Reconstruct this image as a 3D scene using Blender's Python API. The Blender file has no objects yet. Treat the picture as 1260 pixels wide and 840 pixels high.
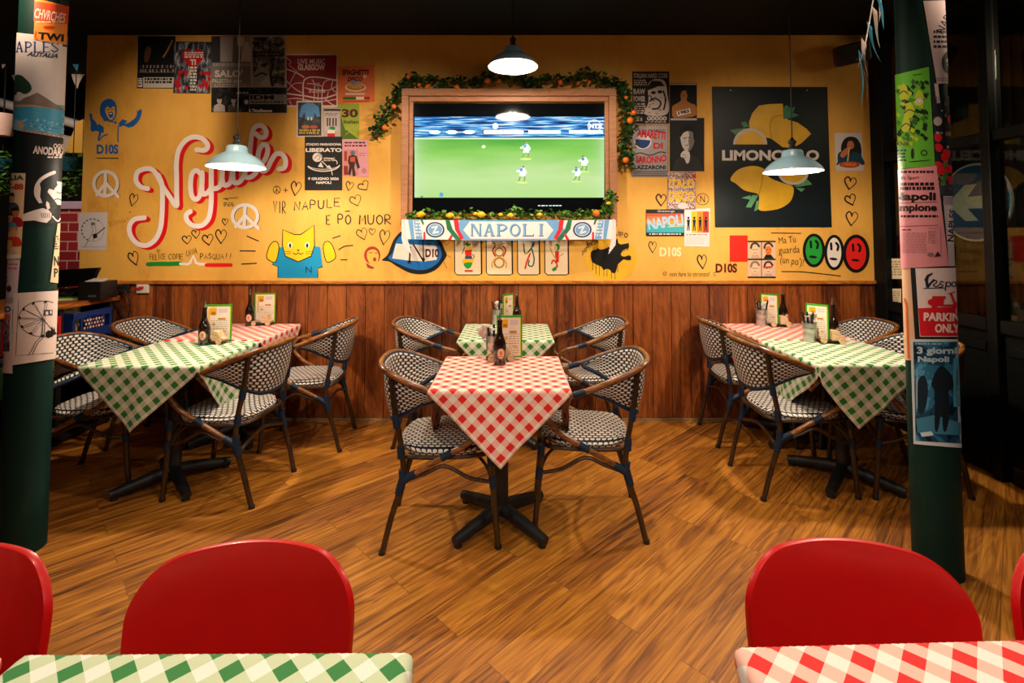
import bpy, bmesh, math, random
from mathutils import Vector, Matrix, Euler
from mathutils.geometry import tessellate_polygon
random.seed(7)
SC = bpy.context.scene
COL = SC.collection
R = math.radians
PI = math.pi

# ---------------------------------------------------------------- camera, world, lights, exposure
CAM_H = 1.41; FPX = 620.0; TILT = R(2.41)
cd = bpy.data.cameras.new('camera'); cam = bpy.data.objects.new('camera', cd); COL.objects.link(cam)
cam.location = (0, 0, CAM_H); cam.rotation_euler = (PI/2 + TILT, 0, 0)
cd.sensor_width = 36.0; cd.lens = FPX/1260*36.0; cd.shift_y = -(420-264)/1260.0; cd.clip_start = 0.02
SC.camera = cam
W = bpy.data.worlds.new('world'); SC.world = W; W.use_nodes = True
W.node_tree.nodes['Background'].inputs[0].default_value = (1.0, 0.72, 0.5, 1)
W.node_tree.nodes['Background'].inputs[1].default_value = 0.022
SC.view_settings.view_transform = 'Standard'; SC.view_settings.look = 'None'
SC.view_settings.exposure = 0.0; SC.view_settings.gamma = 1.0; SC.view_settings.use_curve_mapping = False
WARM = (1.0, 0.77, 0.54); WHITE = (1.0, 0.83, 0.66)
def spot(name, loc, target, power, angle, blend=0.5, size=0.06, color=WARM):
    l = bpy.data.lights.new(name, 'SPOT'); l.energy = power; l.spot_size = R(angle); l.spot_blend = blend
    l.shadow_soft_size = size; l.color = color
    o = bpy.data.objects.new(name, l); COL.objects.link(o); o.location = loc
    o.rotation_euler = (Vector(target)-Vector(loc)).to_track_quat('-Z', 'Y').to_euler(); return o
# ceiling downlights out of frame, and pendants over the near tables (above the frame)
spot('downlight', (-0.95, 1.9, 2.93), (-0.95, 2.1, 0), 62, 112, 0.9, 0.05)
spot('downlight', (0.95, 1.9, 2.93), (0.95, 2.1, 0), 58, 112, 0.9, 0.05)
spot('downlight', (0.1, 1.0, 2.93), (0.1, 1.9, 0), 36, 95, 0.8, 0.05)
spot('near_pendant_light', (-0.45, 0.45, 1.95), (-0.5, 0.5, 0), 31, 130, 0.4, 0.08, (1.0, 0.88, 0.74))
spot('near_pendant_light', (0.75, 0.45, 1.95), (0.75, 0.5, 0), 31, 130, 0.4, 0.08, (1.0, 0.88, 0.74))
spot('front_fill', (-1.75, -0.4, 2.9), (-0.5, 2.6, 0.75), 85, 64, 0.9, 0.06, WHITE)  # added pair of fill lights, brightens the hanging cloths from the front
spot('front_fill', (1.75, -0.4, 2.9), (0.5, 2.6, 0.75), 85, 64, 0.9, 0.06, WHITE)
# track spots washing the painted wall
spot('wall_spot', (-2.3, 1.7, 2.92), (-2.3, 3.92, 1.85), 145, 62, 0.95, 0.05)
spot('wall_spot', (-1.45, 1.6, 2.92), (-0.85, 3.92, 1.5), 172, 58, 0.95, 0.05)
spot('wall_spot', (1.4, 1.6, 2.92), (0.5, 3.92, 1.5), 108, 58, 0.95, 0.05)
spot('wall_spot', (2.1, 1.6, 2.92), (1.9, 3.92, 1.5), 95, 58, 0.95, 0.05)
spot('pillar_fill', (-1.1, 0.9, 2.93), (-2.2, 2.3, 1.75), 30, 42, 0.8, 0.05, WHITE)  # added fill to brighten the posters on the left pillar
PENDANT_POWER = 62

# ---------------------------------------------------------------- pixel to point of the photograph
CT, ST = math.cos(TILT), math.sin(TILT)
def ray(px, py):
    xc = (px-630)/FPX; yc = -(py-264)/FPX
    return Vector((xc, CT-yc*ST, ST+yc*CT))
def at(px, py, Y):
    d = ray(px, py); t = Y/d.y
    return Vector((d.x*t, Y, CAM_H+d.z*t))
def atz(px, py, z):
    d = ray(px, py); t = (z-CAM_H)/d.z
    return Vector((d.x*t, d.y*t, z))

# ---------------------------------------------------------------- materials
def lin(h):
    h = h.lstrip('#')
    c = [int(h[i:i+2], 16)/255 for i in (0, 2, 4)]
    return tuple(x/12.92 if x <= .04045 else ((x+.055)/1.055)**2.4 for x in c)+(1.0,)
def new_mat(name):
    m = bpy.data.materials.new(name); m.use_nodes = True
    nt = m.node_tree; return m, nt, nt.nodes['Principled BSDF']
def nd(nt, typ, ins=None, **props):
    n = nt.nodes.new('ShaderNode'+typ)
    for k, v in props.items(): setattr(n, k, v)
    for k, v in (ins or {}).items():
        if isinstance(v, bpy.types.NodeSocket): nt.links.new(v, n.inputs[k])
        else: n.inputs[k].default_value = v
    return n
def mth(nt, op, a, b=None, c=None):
    ins = {0: a}
    if b is not None: ins[1] = b
    if c is not None: ins[2] = c
    return nd(nt, 'Math', ins, operation=op).outputs[0]
def mixc(nt, f, a, b, blend='MIX'):
    n = nt.nodes.new('ShaderNodeMix'); n.data_type = 'RGBA'; n.blend_type = blend
    for i, v in ((0, f), (6, a), (7, b)):
        if isinstance(v, bpy.types.NodeSocket): nt.links.new(v, n.inputs[i])
        else: n.inputs[i].default_value = v
    return n.outputs[2]
def ramp(nt, fac, stops, interp='LINEAR'):
    n = nt.nodes.new('ShaderNodeValToRGB'); n.color_ramp.interpolation = interp
    el = n.color_ramp.elements
    while len(el) < len(stops): el.new(0.5)
    for e, (p, c) in zip(el, stops): e.position = p; e.color = c
    nt.links.new(fac, n.inputs[0]); return n.outputs[0]
def ocoord(nt, scale=(1, 1, 1), rot=(0, 0, 0), which='Object'):
    tc = nt.nodes.new('ShaderNodeTexCoord')
    return nd(nt, 'Mapping', {'Vector': tc.outputs[which], 'Scale': scale, 'Rotation': rot}).outputs[0]
_M = {}
def mat(hexc, rough=0.55, metal=0.0, var=0.12, scale=25.0, bump=0.0, name=None, emit=0.0, coat=0.0, spec=0.5):
    key = (hexc, rough, metal, var, scale, bump, emit, coat, spec)
    if key in _M: return _M[key]
    m, nt, b = new_mat(name or 'surface_'+hexc.strip('#'))
    c = lin(hexc)
    v = ocoord(nt)
    n = nd(nt, 'TexNoise', {'Vector': v, 'Scale': scale, 'Detail': 4.0})
    lo = tuple(x*(1-var) for x in c[:3])+(1,); hi = tuple(min(1, x*(1+var)) for x in c[:3])+(1,)
    col = mixc(nt, n.outputs[0], lo, hi)
    nt.links.new(col, b.inputs['Base Color'])
    b.inputs['Roughness'].default_value = rough; b.inputs['Metallic'].default_value = metal
    b.inputs['Specular IOR Level'].default_value = spec; b.inputs['Coat Weight'].default_value = coat
    if bump:
        bp = nd(nt, 'Bump', {'Height': n.outputs[0], 'Strength': bump, 'Distance': 0.01})
        nt.links.new(bp.outputs[0], b.inputs['Normal'])
    if emit:
        nt.links.new(col, b.inputs['Emission Color']); b.inputs['Emission Strength'].default_value = emit
    _M[key] = m; return m
def photo_mat(name, cols, scale=40.0, stretch=(1, 1, 1), rough=0.45):
    """printed picture: blotchy tones"""
    if name in _M: return _M[name]
    m, nt, b = new_mat(name)
    v = ocoord(nt, stretch)
    n = nd(nt, 'TexNoise', {'Vector': v, 'Scale': scale, 'Detail': 5.0, 'Roughness': 0.6, 'Distortion': 0.4})
    k = len(cols)
    col = ramp(nt, n.outputs[0], [(0.32+0.36*i/max(1, k-1), lin(c)) for i, c in enumerate(cols)], 'CONSTANT' if k > 3 else 'LINEAR')
    nt.links.new(col, b.inputs['Base Color']); b.inputs['Roughness'].default_value = rough; b.inputs['Specular IOR Level'].default_value = 0.2
    _M[name] = m; return m
def wood_mat(name, dark, mid, light, axis='z', board=None, rough=0.45, gs=1.0, coat=0.0, bw=0.5):
    """wood grain running along an axis; optional boards of a given width along x"""
    m, nt, b = new_mat(name)
    s = {'x': (1.6, 26, 26), 'y': (26, 1.6, 26), 'z': (26, 26, 1.6)}[axis]
    tc = nt.nodes.new('ShaderNodeTexCoord'); vec = tc.outputs['Object']
    tint = None
    if board:
        sx = nd(nt, 'SeparateXYZ', {0: vec})
        idx = mth(nt, 'FLOOR', mth(nt, 'DIVIDE', sx.outputs[0], board))
        wn = nd(nt, 'TexWhiteNoise', {'W': idx}, noise_dimensions='1D')
        tint = wn.outputs['Value']
        off = nd(nt, 'CombineXYZ', {2: mth(nt, 'MULTIPLY', tint, 7.0), 1: mth(nt, 'MULTIPLY', tint, 3.0)})
        vec = nd(nt, 'VectorMath', {0: vec, 1: off.outputs[0]}, operation='ADD').outputs[0]
    mp = nd(nt, 'Mapping', {'Vector': vec, 'Scale': tuple(x*gs for x in s)})
    n1 = nd(nt, 'TexNoise', {'Vector': mp.outputs[0], 'Scale': 1.0, 'Detail': 6.0, 'Roughness': 0.62, 'Distortion': 1.2})
    low = {'x': (1.0, 5, 5), 'y': (5, 1.0, 5), 'z': (5, 5, 1.0)}[axis]
    mp2 = nd(nt, 'Mapping', {'Vector': vec, 'Scale': tuple(x*gs for x in low)})
    n2 = nd(nt, 'TexNoise', {'Vector': mp2.outputs[0], 'Scale': 1.3, 'Detail': 3.0, 'Distortion': 2.2})
    bands = mth(nt, 'PINGPONG', mth(nt, 'MULTIPLY', n2.outputs[0], 9.0), 0.5)
    f = mth(nt, 'ADD', mth(nt, 'MULTIPLY', n1.outputs[0], 0.8), mth(nt, 'MULTIPLY', bands, bw))
    if tint is not None: f = mth(nt, 'ADD', f, mth(nt, 'MULTIPLY', mth(nt, 'SUBTRACT', tint, 0.5), 0.22))
    col = ramp(nt, f, [(0.28, lin(dark)), (0.52, lin(mid)), (0.8, lin(light))])
    nt.links.new(col, b.inputs['Base Color'])
    b.inputs['Roughness'].default_value = rough; b.inputs['Coat Weight'].default_value = coat
    bp = nd(nt, 'Bump', {'Height': n1.outputs[0], 'Strength': 0.12, 'Distance': 0.004})
    nt.links.new(bp.outputs[0], b.inputs['Normal'])
    return m
def gingham(name, full, mid, white, p):
    m, nt, b = new_mat(name)
    uv = nt.nodes.new('ShaderNodeTexCoord').outputs['UV']
    s = nd(nt, 'SeparateXYZ', {0: uv})
    def band(o):
        return mth(nt, 'LESS_THAN', mth(nt, 'FRACT', mth(nt, 'DIVIDE', mth(nt, 'ADD', o, 10.0), p)), 0.5)
    a = band(s.outputs[0]); c = band(s.outputs[1])
    # woven mid tone: fine threads of the other colour
    th = mth(nt, 'FRACT', mth(nt, 'MULTIPLY', mth(nt, 'ADD', s.outputs[0], s.outputs[1]), 520.0))
    midf = mth(nt, 'ADD', 0.42, mth(nt, 'MULTIPLY', th, 0.16))
    both = mth(nt, 'MULTIPLY', a, c)
    one = mth(nt, 'SUBTRACT', mth(nt, 'MAXIMUM', a, c), both)
    nz = nd(nt, 'TexNoise', {'Vector': uv, 'Scale': 300.0, 'Detail': 2.0})
    wcol = mixc(nt, nz.outputs[0], tuple(x*.9 for x in lin(white)[:3])+(1,), lin(white))
    midc = mixc(nt, midf, lin(white), lin(mid))
    col = mixc(nt, one, wcol, midc)
    col = mixc(nt, both, col, lin(full))
    nt.links.new(col, b.inputs['Base Color']); b.inputs['Roughness'].default_value = 0.75
    b.inputs['Sheen Weight'].default_value = 0.1
    bp = nd(nt, 'Bump', {'Height': nz.outputs[0], 'Strength': 0.1, 'Distance': 0.002})
    nt.links.new(bp.outputs[0], b.inputs['Normal'])
    return m
def weave(name, pu, pv, wu, wv, stagger=0.5):
    m, nt, b = new_mat(name)
    uv = nt.nodes.new('ShaderNodeTexCoord').outputs['UV']
    s = nd(nt, 'SeparateXYZ', {0: uv})
    vv = mth(nt, 'DIVIDE', mth(nt, 'ADD', s.outputs[1], 5.0), pv)
    row = mth(nt, 'FLOOR', vv)
    sh = mth(nt, 'MULTIPLY', mth(nt, 'MODULO', row, 2.0), stagger)
    uu = mth(nt, 'ADD', mth(nt, 'DIVIDE', mth(nt, 'ADD', s.outputs[0], 5.0), pu), sh)
    fu = mth(nt, 'ABSOLUTE', mth(nt, 'SUBTRACT', mth(nt, 'FRACT', uu), 0.5))
    fv = mth(nt, 'ABSOLUTE', mth(nt, 'SUBTRACT', mth(nt, 'FRACT', vv), 0.5))
    w = mth(nt, 'LESS_THAN', mth(nt, 'ADD', mth(nt, 'POWER', mth(nt, 'DIVIDE', fu, wu/2), 3.2), mth(nt, 'POWER', mth(nt, 'DIVIDE', fv, wv/2), 3.2)), 1.0)
    hgt = mth(nt, 'SUBTRACT', 1.0, mth(nt, 'ADD', mth(nt, 'POWER', mth(nt, 'MULTIPLY', fu, 2.0), 2.0), mth(nt, 'POWER', mth(nt, 'MULTIPLY', fv, 2.0), 2.0)))
    nz = nd(nt, 'TexNoise', {'Vector': uv, 'Scale': 60.0})
    wc = mixc(nt, nz.outputs[0], lin('#d8cfc4'), lin('#f4eee4'))
    bc = mixc(nt, nz.outputs[0], lin('#0a0c10'), lin('#171b24'))
    nt.links.new(mixc(nt, w, bc, wc), b.inputs['Base Color']); b.inputs['Roughness'].default_value = 0.42
    bp = nd(nt, 'Bump', {'Height': hgt, 'Strength': 0.5, 'Distance': 0.003})
    nt.links.new(bp.outputs[0], b.inputs['Normal'])
    return m

# ---------------------------------------------------------------- mesh building
def crom(pts, k=6, closed=False):
    pts = [tuple(p) for p in pts]; n = len(pts)
    if n < 3: return pts
    out = []
    rng = n if closed else n-1
    for i in range(rng):
        if closed: p0, p1, p2, p3 = (pts[(i+j-1) % n] for j in range(4))
        else: p0, p1, p2, p3 = pts[max(i-1, 0)], pts[i], pts[i+1], pts[min(i+2, n-1)]
        for s in range(k):
            t = s/k
            out.append(tuple(0.5*((2*b)+(c-a)*t+(2*a-5*b+4*c-d)*t*t+(3*b-a-3*c+d)*t**3) for a, b, c, d in zip(p0, p1, p2, p3)))
    if not closed: out.append(pts[-1])
    return out
class MB:
    def __init__(s): s.v = []; s.f = []; s.uv = []; s.mi = []; s.m = 0
    def add(s, vs, fs, uvs=None):
        o = len(s.v); s.v += [tuple(v) for v in vs]
        s.uv += uvs if uvs else [(0, 0)]*len(vs)
        for f in fs: s.f.append(tuple(o+i for i in f)); s.mi.append(s.m)
        return s
    def box(s, c, d, rz=0, rx=0, ry=0):
        e = Euler((rx, ry, rz)).to_matrix(); vs = []
        for z in (-.5, .5):
            for y in (-.5, .5):
                for x in (-.5, .5):
                    vs.append(Vector(c)+e @ Vector((x*d[0], y*d[1], z*d[2])))
        return s.add(vs, [(0, 2, 3, 1), (4, 5, 7, 6), (0, 1, 5, 4), (2, 6, 7, 3), (0, 4, 6, 2), (1, 3, 7, 5)])
    def tube(s, pts, r, n=10, closed=False, flat=1.0):
        P = [Vector(p) for p in pts]; N = len(P)
        rs = r if isinstance(r, (list, tuple)) else [r]*N
        T = []
        for i in range(N):
            a = P[(i-1) % N] if (closed or i > 0) else P[i]; b = P[(i+1) % N] if (closed or i < N-1) else P[i]
            t = (b-a); T.append(t.normalized() if t.length > 1e-9 else Vector((0, 0, 1)))
        up = Vector((0, 0, 1)) if abs(T[0].z) < .9 else Vector((1, 0, 0))
        u = (up-T[0]*up.dot(T[0])).normalized(); vs = []
        for i in range(N):
            u = (u-T[i]*u.dot(T[i]));  u = u.normalized() if u.length > 1e-6 else Vector((1, 0, 0))
            w = T[i].cross(u)
            for k in range(n):
                a = 2*PI*k/n; vs.append(P[i]+(u*math.cos(a)+w*math.sin(a)*flat)*rs[i])
        fs = []
        for i in range(N if closed else N-1):
            j = (i+1) % N
            for k in range(n):
                k2 = (k+1) % n; fs.append((i*n+k, i*n+k2, j*n+k2, j*n+k))
        if not closed: fs += [tuple(range(n-1, -1, -1)), tuple((N-1)*n+k for k in range(n))]
        return s.add(vs, fs)
    def lathe(s, prof, n=32, c=(0, 0, 0), cap=True):
        vs = []; m = len(prof)
        for (r, z) in prof:
            for k in range(n):
                a = 2*PI*k/n; vs.append((c[0]+r*math.cos(a), c[1]+r*math.sin(a), c[2]+z))
        fs = []
        for i in range(m-1):
            for k in range(n):
                k2 = (k+1) % n; fs.append((i*n+k, i*n+k2, (i+1)*n+k2, (i+1)*n+k))
        if cap:
            if prof[0][0] > 1e-5: fs.append(tuple(range(n-1, -1, -1)))
            if prof[-1][0] > 1e-5: fs.append(tuple((m-1)*n+k for k in range(n)))
        return s.add(vs, fs)
    def prism(s, poly, mapf, a, b):
        """2D outline poly extruded between depths a and b; mapf(x, y, depth) -> point"""
        n = len(poly)
        if sum(poly[i][0]*poly[(i+1) % n][1]-poly[(i+1) % n][0]*poly[i][1] for i in range(n)) < 0: poly = poly[::-1]
        vs = [mapf(x, y, a) for x, y in poly]+[mapf(x, y, b) for x, y in poly]
        tr = tessellate_polygon([[Vector((x, y, 0)) for x, y in poly]])
        fs = [tuple(t) for t in tr]+[tuple(n+i for i in reversed(t)) for t in tr]
        fs += [(i, (i+1) % n, n+(i+1) % n, n+i) for i in range(n)]
        return s.add(vs, fs)
    def grid(s, fn, nu, nv, uvf=None):
        vs = []; uvs = []
        for j in range(nv+1):
            for i in range(nu+1):
                u, v = i/nu, j/nv; vs.append(fn(u, v)); uvs.append(uvf(u, v) if uvf else (u, v))
        w = nu+1
        fs = [(j*w+i, j*w+i+1, (j+1)*w+i+1, (j+1)*w+i) for j in range(nv) for i in range(nu)]
        return s.add(vs, fs, uvs)
    def build(s, name, mats, parent=None, smooth=True, bevel=0, solid=0, solid_off=-1, angle=0.7, fix=True):
        if not isinstance(mats, (list, tuple)): mats = [mats]
        vs = [Vector(v) for v in s.v]; loc = Vector((0, 0, 0))
        if parent is None:
            lo = Vector([min(v[i] for v in vs) for i in range(3)]); hi = Vector([max(v[i] for v in vs) for i in range(3)])
            loc = Vector(((lo.x+hi.x)/2, (lo.y+hi.y)/2, lo.z)); vs = [v-loc for v in vs]
        me = bpy.data.meshes.new(name); me.from_pydata(vs, [], s.f)
        for m in mats: me.materials.append(m)
        me.polygons.foreach_set('material_index', s.mi)
        ul = me.uv_layers.new(name='UVMap')
        flat = []
        for l in me.loops: flat += s.uv[l.vertex_index]
        ul.data.foreach_set('uv', flat)
        if fix:
            bm = bmesh.new(); bm.from_mesh(me); bmesh.ops.recalc_face_normals(bm, faces=bm.faces); bm.to_mesh(me); bm.free()
        if smooth:
            me.polygons.foreach_set('use_smooth', [True]*len(me.polygons)); me.set_sharp_from_angle(angle=angle)
        me.update()
        o = bpy.data.objects.new(name, me); COL.objects.link(o); o.location = loc
        if parent is not None: o.parent = parent
        if solid:
            md = o.modifiers.new('thickness', 'SOLIDIFY'); md.thickness = solid; md.offset = solid_off
        if bevel:
            md = o.modifiers.new('bevel', 'BEVEL'); md.width = bevel; md.segments = 2; md.limit_method = 'ANGLE'; md.angle_limit = R(40)
        return o
def tag(o, label=None, cat=None, group=None, kind=None):
    if label: o['label'] = label
    if cat: o['category'] = cat
    if group: o['group'] = group
    if kind: o['kind'] = kind
    return o
def thing(name, label, cat, loc, rz=0, group=None):
    o = bpy.data.objects.new(name, None); COL.objects.link(o); o.empty_display_size = 0.05
    o.location = loc; o.rotation_euler = (0, 0, rz); return tag(o, label, cat, group)
def dup(root, loc, rz, label, group=None):
    r = root.copy(); COL.objects.link(r); r.location = loc; r.rotation_euler = (0, 0, rz); r['label'] = label
    if group: r['group'] = group
    for ch in list(root.children):
        c = ch.copy(); COL.objects.link(c); c.parent = r
        for g in list(ch.children):
            d = g.copy(); COL.objects.link(d); d.parent = c
    return r
def struct(o, label=None): return tag(o, label, None, None, 'structure')

# ---------------------------------------------------------------- flat art: paint and print on a surface
_T = {}
def glyphs(txt, bold=0.0):
    bold = min(.042, bold*1.5) if bold > .02 else bold
    k = (txt, bold)
    if k in _T: return _T[k]
    cu = bpy.data.curves.new('lettering', 'FONT'); cu.body = txt; cu.offset = bold; cu.resolution_u = 3
    o = bpy.data.objects.new('lettering', cu); COL.objects.link(o)
    dg = bpy.context.evaluated_depsgraph_get(); ev = o.evaluated_get(dg); me = ev.to_mesh()
    V = [(v.co.x, v.co.y) for v in me.vertices]; F = []; seen = set()
    for p in me.polygons:
        q = tuple(p.vertices); kk = tuple(sorted((round(V[i][0], 4), round(V[i][1], 4)) for i in q))
        if kk not in seen: seen.add(kk); F.append(q)
    ev.to_mesh_clear(); bpy.data.objects.remove(o); bpy.data.curves.remove(cu)
    xs = [v[0] for v in V]; ys = [v[1] for v in V]
    x0, x1, y0, y1 = min(xs), max(xs), min(ys), max(ys)
    V = [((x-x0)/(x1-x0), (y1-y)/(y1-y0)) for x, y in V]      # v runs down like the photograph
    _T[k] = (V, F); return _T[k]
STROKES = {
 'A': ['0,0 .5,1 1,0', '.2,.38 .8,.38'], 'B': ['0,0 0,1 .7,.95 .7,.55 0,.52 .8,.45 .85,.08 0,0'], 'C': ['1,.85 .5,1 .05,.6 .1,.2 .5,0 1,.12'],
 'D': ['0,0 0,1 .7,.85 .9,.5 .7,.12 0,0'], 'E': ['.9,1 0,1 0,0 .9,0', '0,.52 .7,.52'], 'F': ['.9,1 0,1 0,0', '0,.52 .7,.52'],
 'I': ['.5,0 .5,1'], 'L': ['.1,1 .1,0 .9,0'], 'M': ['0,0 .1,1 .5,.35 .9,1 1,0'], 'N': ['0,0 .05,1 .9,0 .95,1'],
 'O': ['.5,1 .08,.75 .05,.3 .5,0 .95,.3 .92,.75 .5,1'], 'P': ['0,0 0,1 .7,.95 .85,.72 .65,.5 0,.48'], 'Q': ['.5,1 .08,.75 .05,.3 .5,0 .95,.3 .92,.75 .5,1', '.6,.25 1,-.1'],
 'R': ['0,0 0,1 .7,.95 .8,.7 .6,.52 0,.5 .9,0'], 'S': ['.9,.85 .5,1 .1,.8 .2,.58 .8,.42 .9,.18 .5,0 .05,.15'], 'T': ['0,1 1,1', '.5,1 .5,0'],
 'U': ['0,1 .05,.2 .45,0 .85,.2 .95,1'], 'V': ['0,1 .45,0 .95,1'], '!': ['.7,1 .45,.3', '.42,.05 .4,0'], ' ': [], 'Y': ['0,1 .5,.5 1,1', '.5,.5 .45,0'], '+': ['.1,.5 .9,.5', '.5,.15 .5,.85']}
class Art:
    def __init__(s, mapf, sub=0, sub_y=0, yr=None):
        s.mapf = mapf; s.mb = MB(); s.mats = []; s.sub = sub; s.q = 0.0
    def _m(s, m):
        if isinstance(m, str): m = mat(m, 0.55, var=0.06, scale=60, spec=0.2)
        if m not in s.mats: s.mats.append(m)
        s.mb.m = s.mats.index(m)
    def raw(s, V, F, m, layer, ramp_=0.0):
        s._m(m); s.q += 0.004; layer += s.q
        if s.sub and V:
            bm = bmesh.new(); bv = [bm.verts.new((x, y, 0)) for x, y in V]
            for f in F:
                try: bm.faces.new([bv[i] for i in f])
                except ValueError: pass
            x0 = min(x for x, y in V); x1 = max(x for x, y in V); k = math.ceil(x0/s.sub)*s.sub
            while k < x1:
                bmesh.ops.bisect_plane(bm, geom=bm.verts[:]+bm.edges[:]+bm.faces[:], plane_co=(k, 0, 0), plane_no=(1, 0, 0)); k += s.sub
            bm.verts.index_update(); V = [(v.co.x, v.co.y) for v in bm.verts]; F = [[v.index for v in f.verts] for f in bm.faces]; bm.free()
        G = []
        for f in F:                         # faces towards the viewer
            a = sum(V[f[i]][0]*V[f[(i+1) % len(f)]][1]-V[f[(i+1) % len(f)]][0]*V[f[i]][1] for i in range(len(f)))
            G.append(tuple(f) if a < 0 else tuple(reversed(f)))
        n = max(1, len(V)-1)
        s.mb.add([s.mapf(x, y, layer+ramp_*i/n) for i, (x, y) in enumerate(V)], G); return s
    def paper(s, c, m, layer=1.0, t=1.0):
        """c = (x0,y0,x1,y1) or four corners TL,TR,BR,BL: a sheet with thickness"""
        s._m(m)
        if len(c) == 4 and not hasattr(c[0], '__len__'): x0, y0, x1, y1 = c; c = [(x0, y0), (x1, y0), (x1, y1), (x0, y1)]
        s.c = c
        w = max(abs(c[1][0]-c[0][0]), 1); n = max(1, math.ceil(w/s.sub)) if s.sub else 1
        def bl(u, v): return tuple((c[0][k]*(1-u)+c[1][k]*u)*(1-v)+(c[3][k]*(1-u)+c[2][k]*u)*v for k in (0, 1))
        hh = max(abs(c[3][1]-c[0][1]), abs(c[2][1]-c[1][1])); k = max(1, math.ceil(hh/9)) if s.sub >= 1 else 1
        vs = []; q = n+1; N = q*(k+1); fs = []
        for L in (layer, layer-t):
            for j in range(k+1):
                for i in range(n+1): vs.append(s.mapf(*bl(i/n, j/k), L))
        for j in range(k):
            for i in range(n):
                a = j*q+i; fs += [(a, a+q, a+q+1, a+1), (N+a, N+a+1, N+a+q+1, N+a+q)]
        for i in range(n): fs += [(i, i+1, N+i+1, N+i), (k*q+i, N+k*q+i, N+k*q+i+1, k*q+i+1)]
        for j in range(k): a = j*q; b = a+n; fs += [(a, N+a, N+a+q, a+q), (b, b+q, N+b+q, N+b)]
        s.mb.add(vs, fs); return s
    def poly(s, pts, m, layer=1.5, smooth=False):
        if smooth: pts = crom(pts, 5, True)
        tr = tessellate_polygon([[Vector((x, y, 0)) for x, y in pts]])
        return s.raw([(p[0], p[1]) for p in pts], tr, m, layer)
    def rect(s, x0, y0, x1, y1, m, layer=1.5): return s.raw([(x0, y0), (x1, y0), (x1, y1), (x0, y1)], [(0, 1, 2, 3)], m, layer)
    def ell(s, cx, cy, rx, ry, m, layer=1.5, rot=0, n=28, a0=0, a1=360):
        cr, sr = math.cos(R(rot)), math.sin(R(rot)); P = []
        full = (a1-a0) >= 360
        for i in range(n if full else n+1):
            a = R(a0+(a1-a0)*i/n); x, y = rx*math.cos(a), ry*math.sin(a); P.append((cx+x*cr-y*sr, cy+x*sr+y*cr))
        return s.poly(P, m, layer)
    def stroke(s, pts, w, m, layer=1.5, closed=False, smooth=True, k=5, taper=False):
        if smooth: pts = crom(pts, k, closed)
        P = [Vector((p[0], p[1])) for p in pts]; n = len(P); V = []; F = []
        for i in range(n):
            a = P[(i-1) % n] if closed or i > 0 else P[i]; b = P[(i+1) % n] if closed or i < n-1 else P[i]
            t = (b-a); t = t.normalized() if t.length > 1e-9 else Vector((1, 0)); nn = Vector((-t.y, t.x))
            ww = w/2*(1-0.55*i/n if taper else 1)
            V += [tuple(P[i]+nn*ww), tuple(P[i]-nn*ww)]
        for i in range(n if closed else n-1):
            j = (i+1) % n; F.append((2*i, 2*i+1, 2*j+1, 2*j))
        if not closed:
            for e, d in ((0, -1), (n-1, 1)):
                a = V[2*e]; c = P[e]; r = (Vector(a)-c); b0 = len(V)
                if r.length > 0.25:
                    arc = [tuple(c+Matrix.Rotation(d*-PI*q/6, 2) @ r) for q in range(7)]
                    V += arc; F.append(tuple(range(b0, b0+7)))
        return s.raw(V, F, m, layer, 0.12 if k > 0 and n > 3 else 0)
    def line(s, x0, y0, x1, y1, w, m, layer=1.5): return s.stroke([(x0, y0), (x1, y1)], w, m, layer, smooth=False)
    def ring(s, cx, cy, rx, ry, w, m, layer=1.5, n=28):
        return s.stroke([(cx+rx*math.cos(2*PI*i/n), cy+ry*math.sin(2*PI*i/n)) for i in range(n)], w, m, layer, closed=True, smooth=False)
    def text(s, txt, x0, y0, x1, y1, m, layer=1.6, bold=0.0, rot=0, shear=0, arch=0):
        V, F = glyphs(txt, bold); cx, cy = (x0+x1)/2, (y0+y1)/2; cr, sr = math.cos(R(rot)), math.sin(R(rot)); o = []
        for u, v in V:
            x = (u-.5)*(x1-x0)+(0.5-v)*shear; y = (v-.5)*(y1-y0)-arch*(1-(2*u-1)**2)
            o.append((cx+x*cr-y*sr, cy+x*sr+y*cr))
        return s.raw(o, F, m, layer)
    def hand(s, txt, x0, y0, x1, y1, w, m, layer=1.5, rise=0):
        """hand-written capitals as brush strokes"""
        n = len(txt); cw = (x1-x0)/n
        for i, ch in enumerate(txt):
            dy = rise*i/max(1, n-1)+random.uniform(-.6, .6)
            for st in STROKES.get(ch, []):
                pts = [tuple(float(q) for q in p.split(',')) for p in st.split()]
                pp = [(x0+cw*(i+.12+.72*a), y1+dy-(y1-y0)*b) for a, b in pts]
                s.stroke(pp, w*random.uniform(.8, 1.2), m, layer, smooth=ch in 'BCDOPQRSU', k=3)
        return s
    def micro(s, x0, y0, x1, y1, n, m, layer=1.5, fill=0.55):
        """illegible small print"""
        h = (y1-y0)/n
        for i in range(n):
            x = x0
            while x < x1-1:
                w = random.uniform(1.5, 5); s.rect(x, y0+h*i, min(x1, x+w), y0+h*(i+fill), m, layer); x += w+random.uniform(.6, 1.6)
        return s
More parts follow.
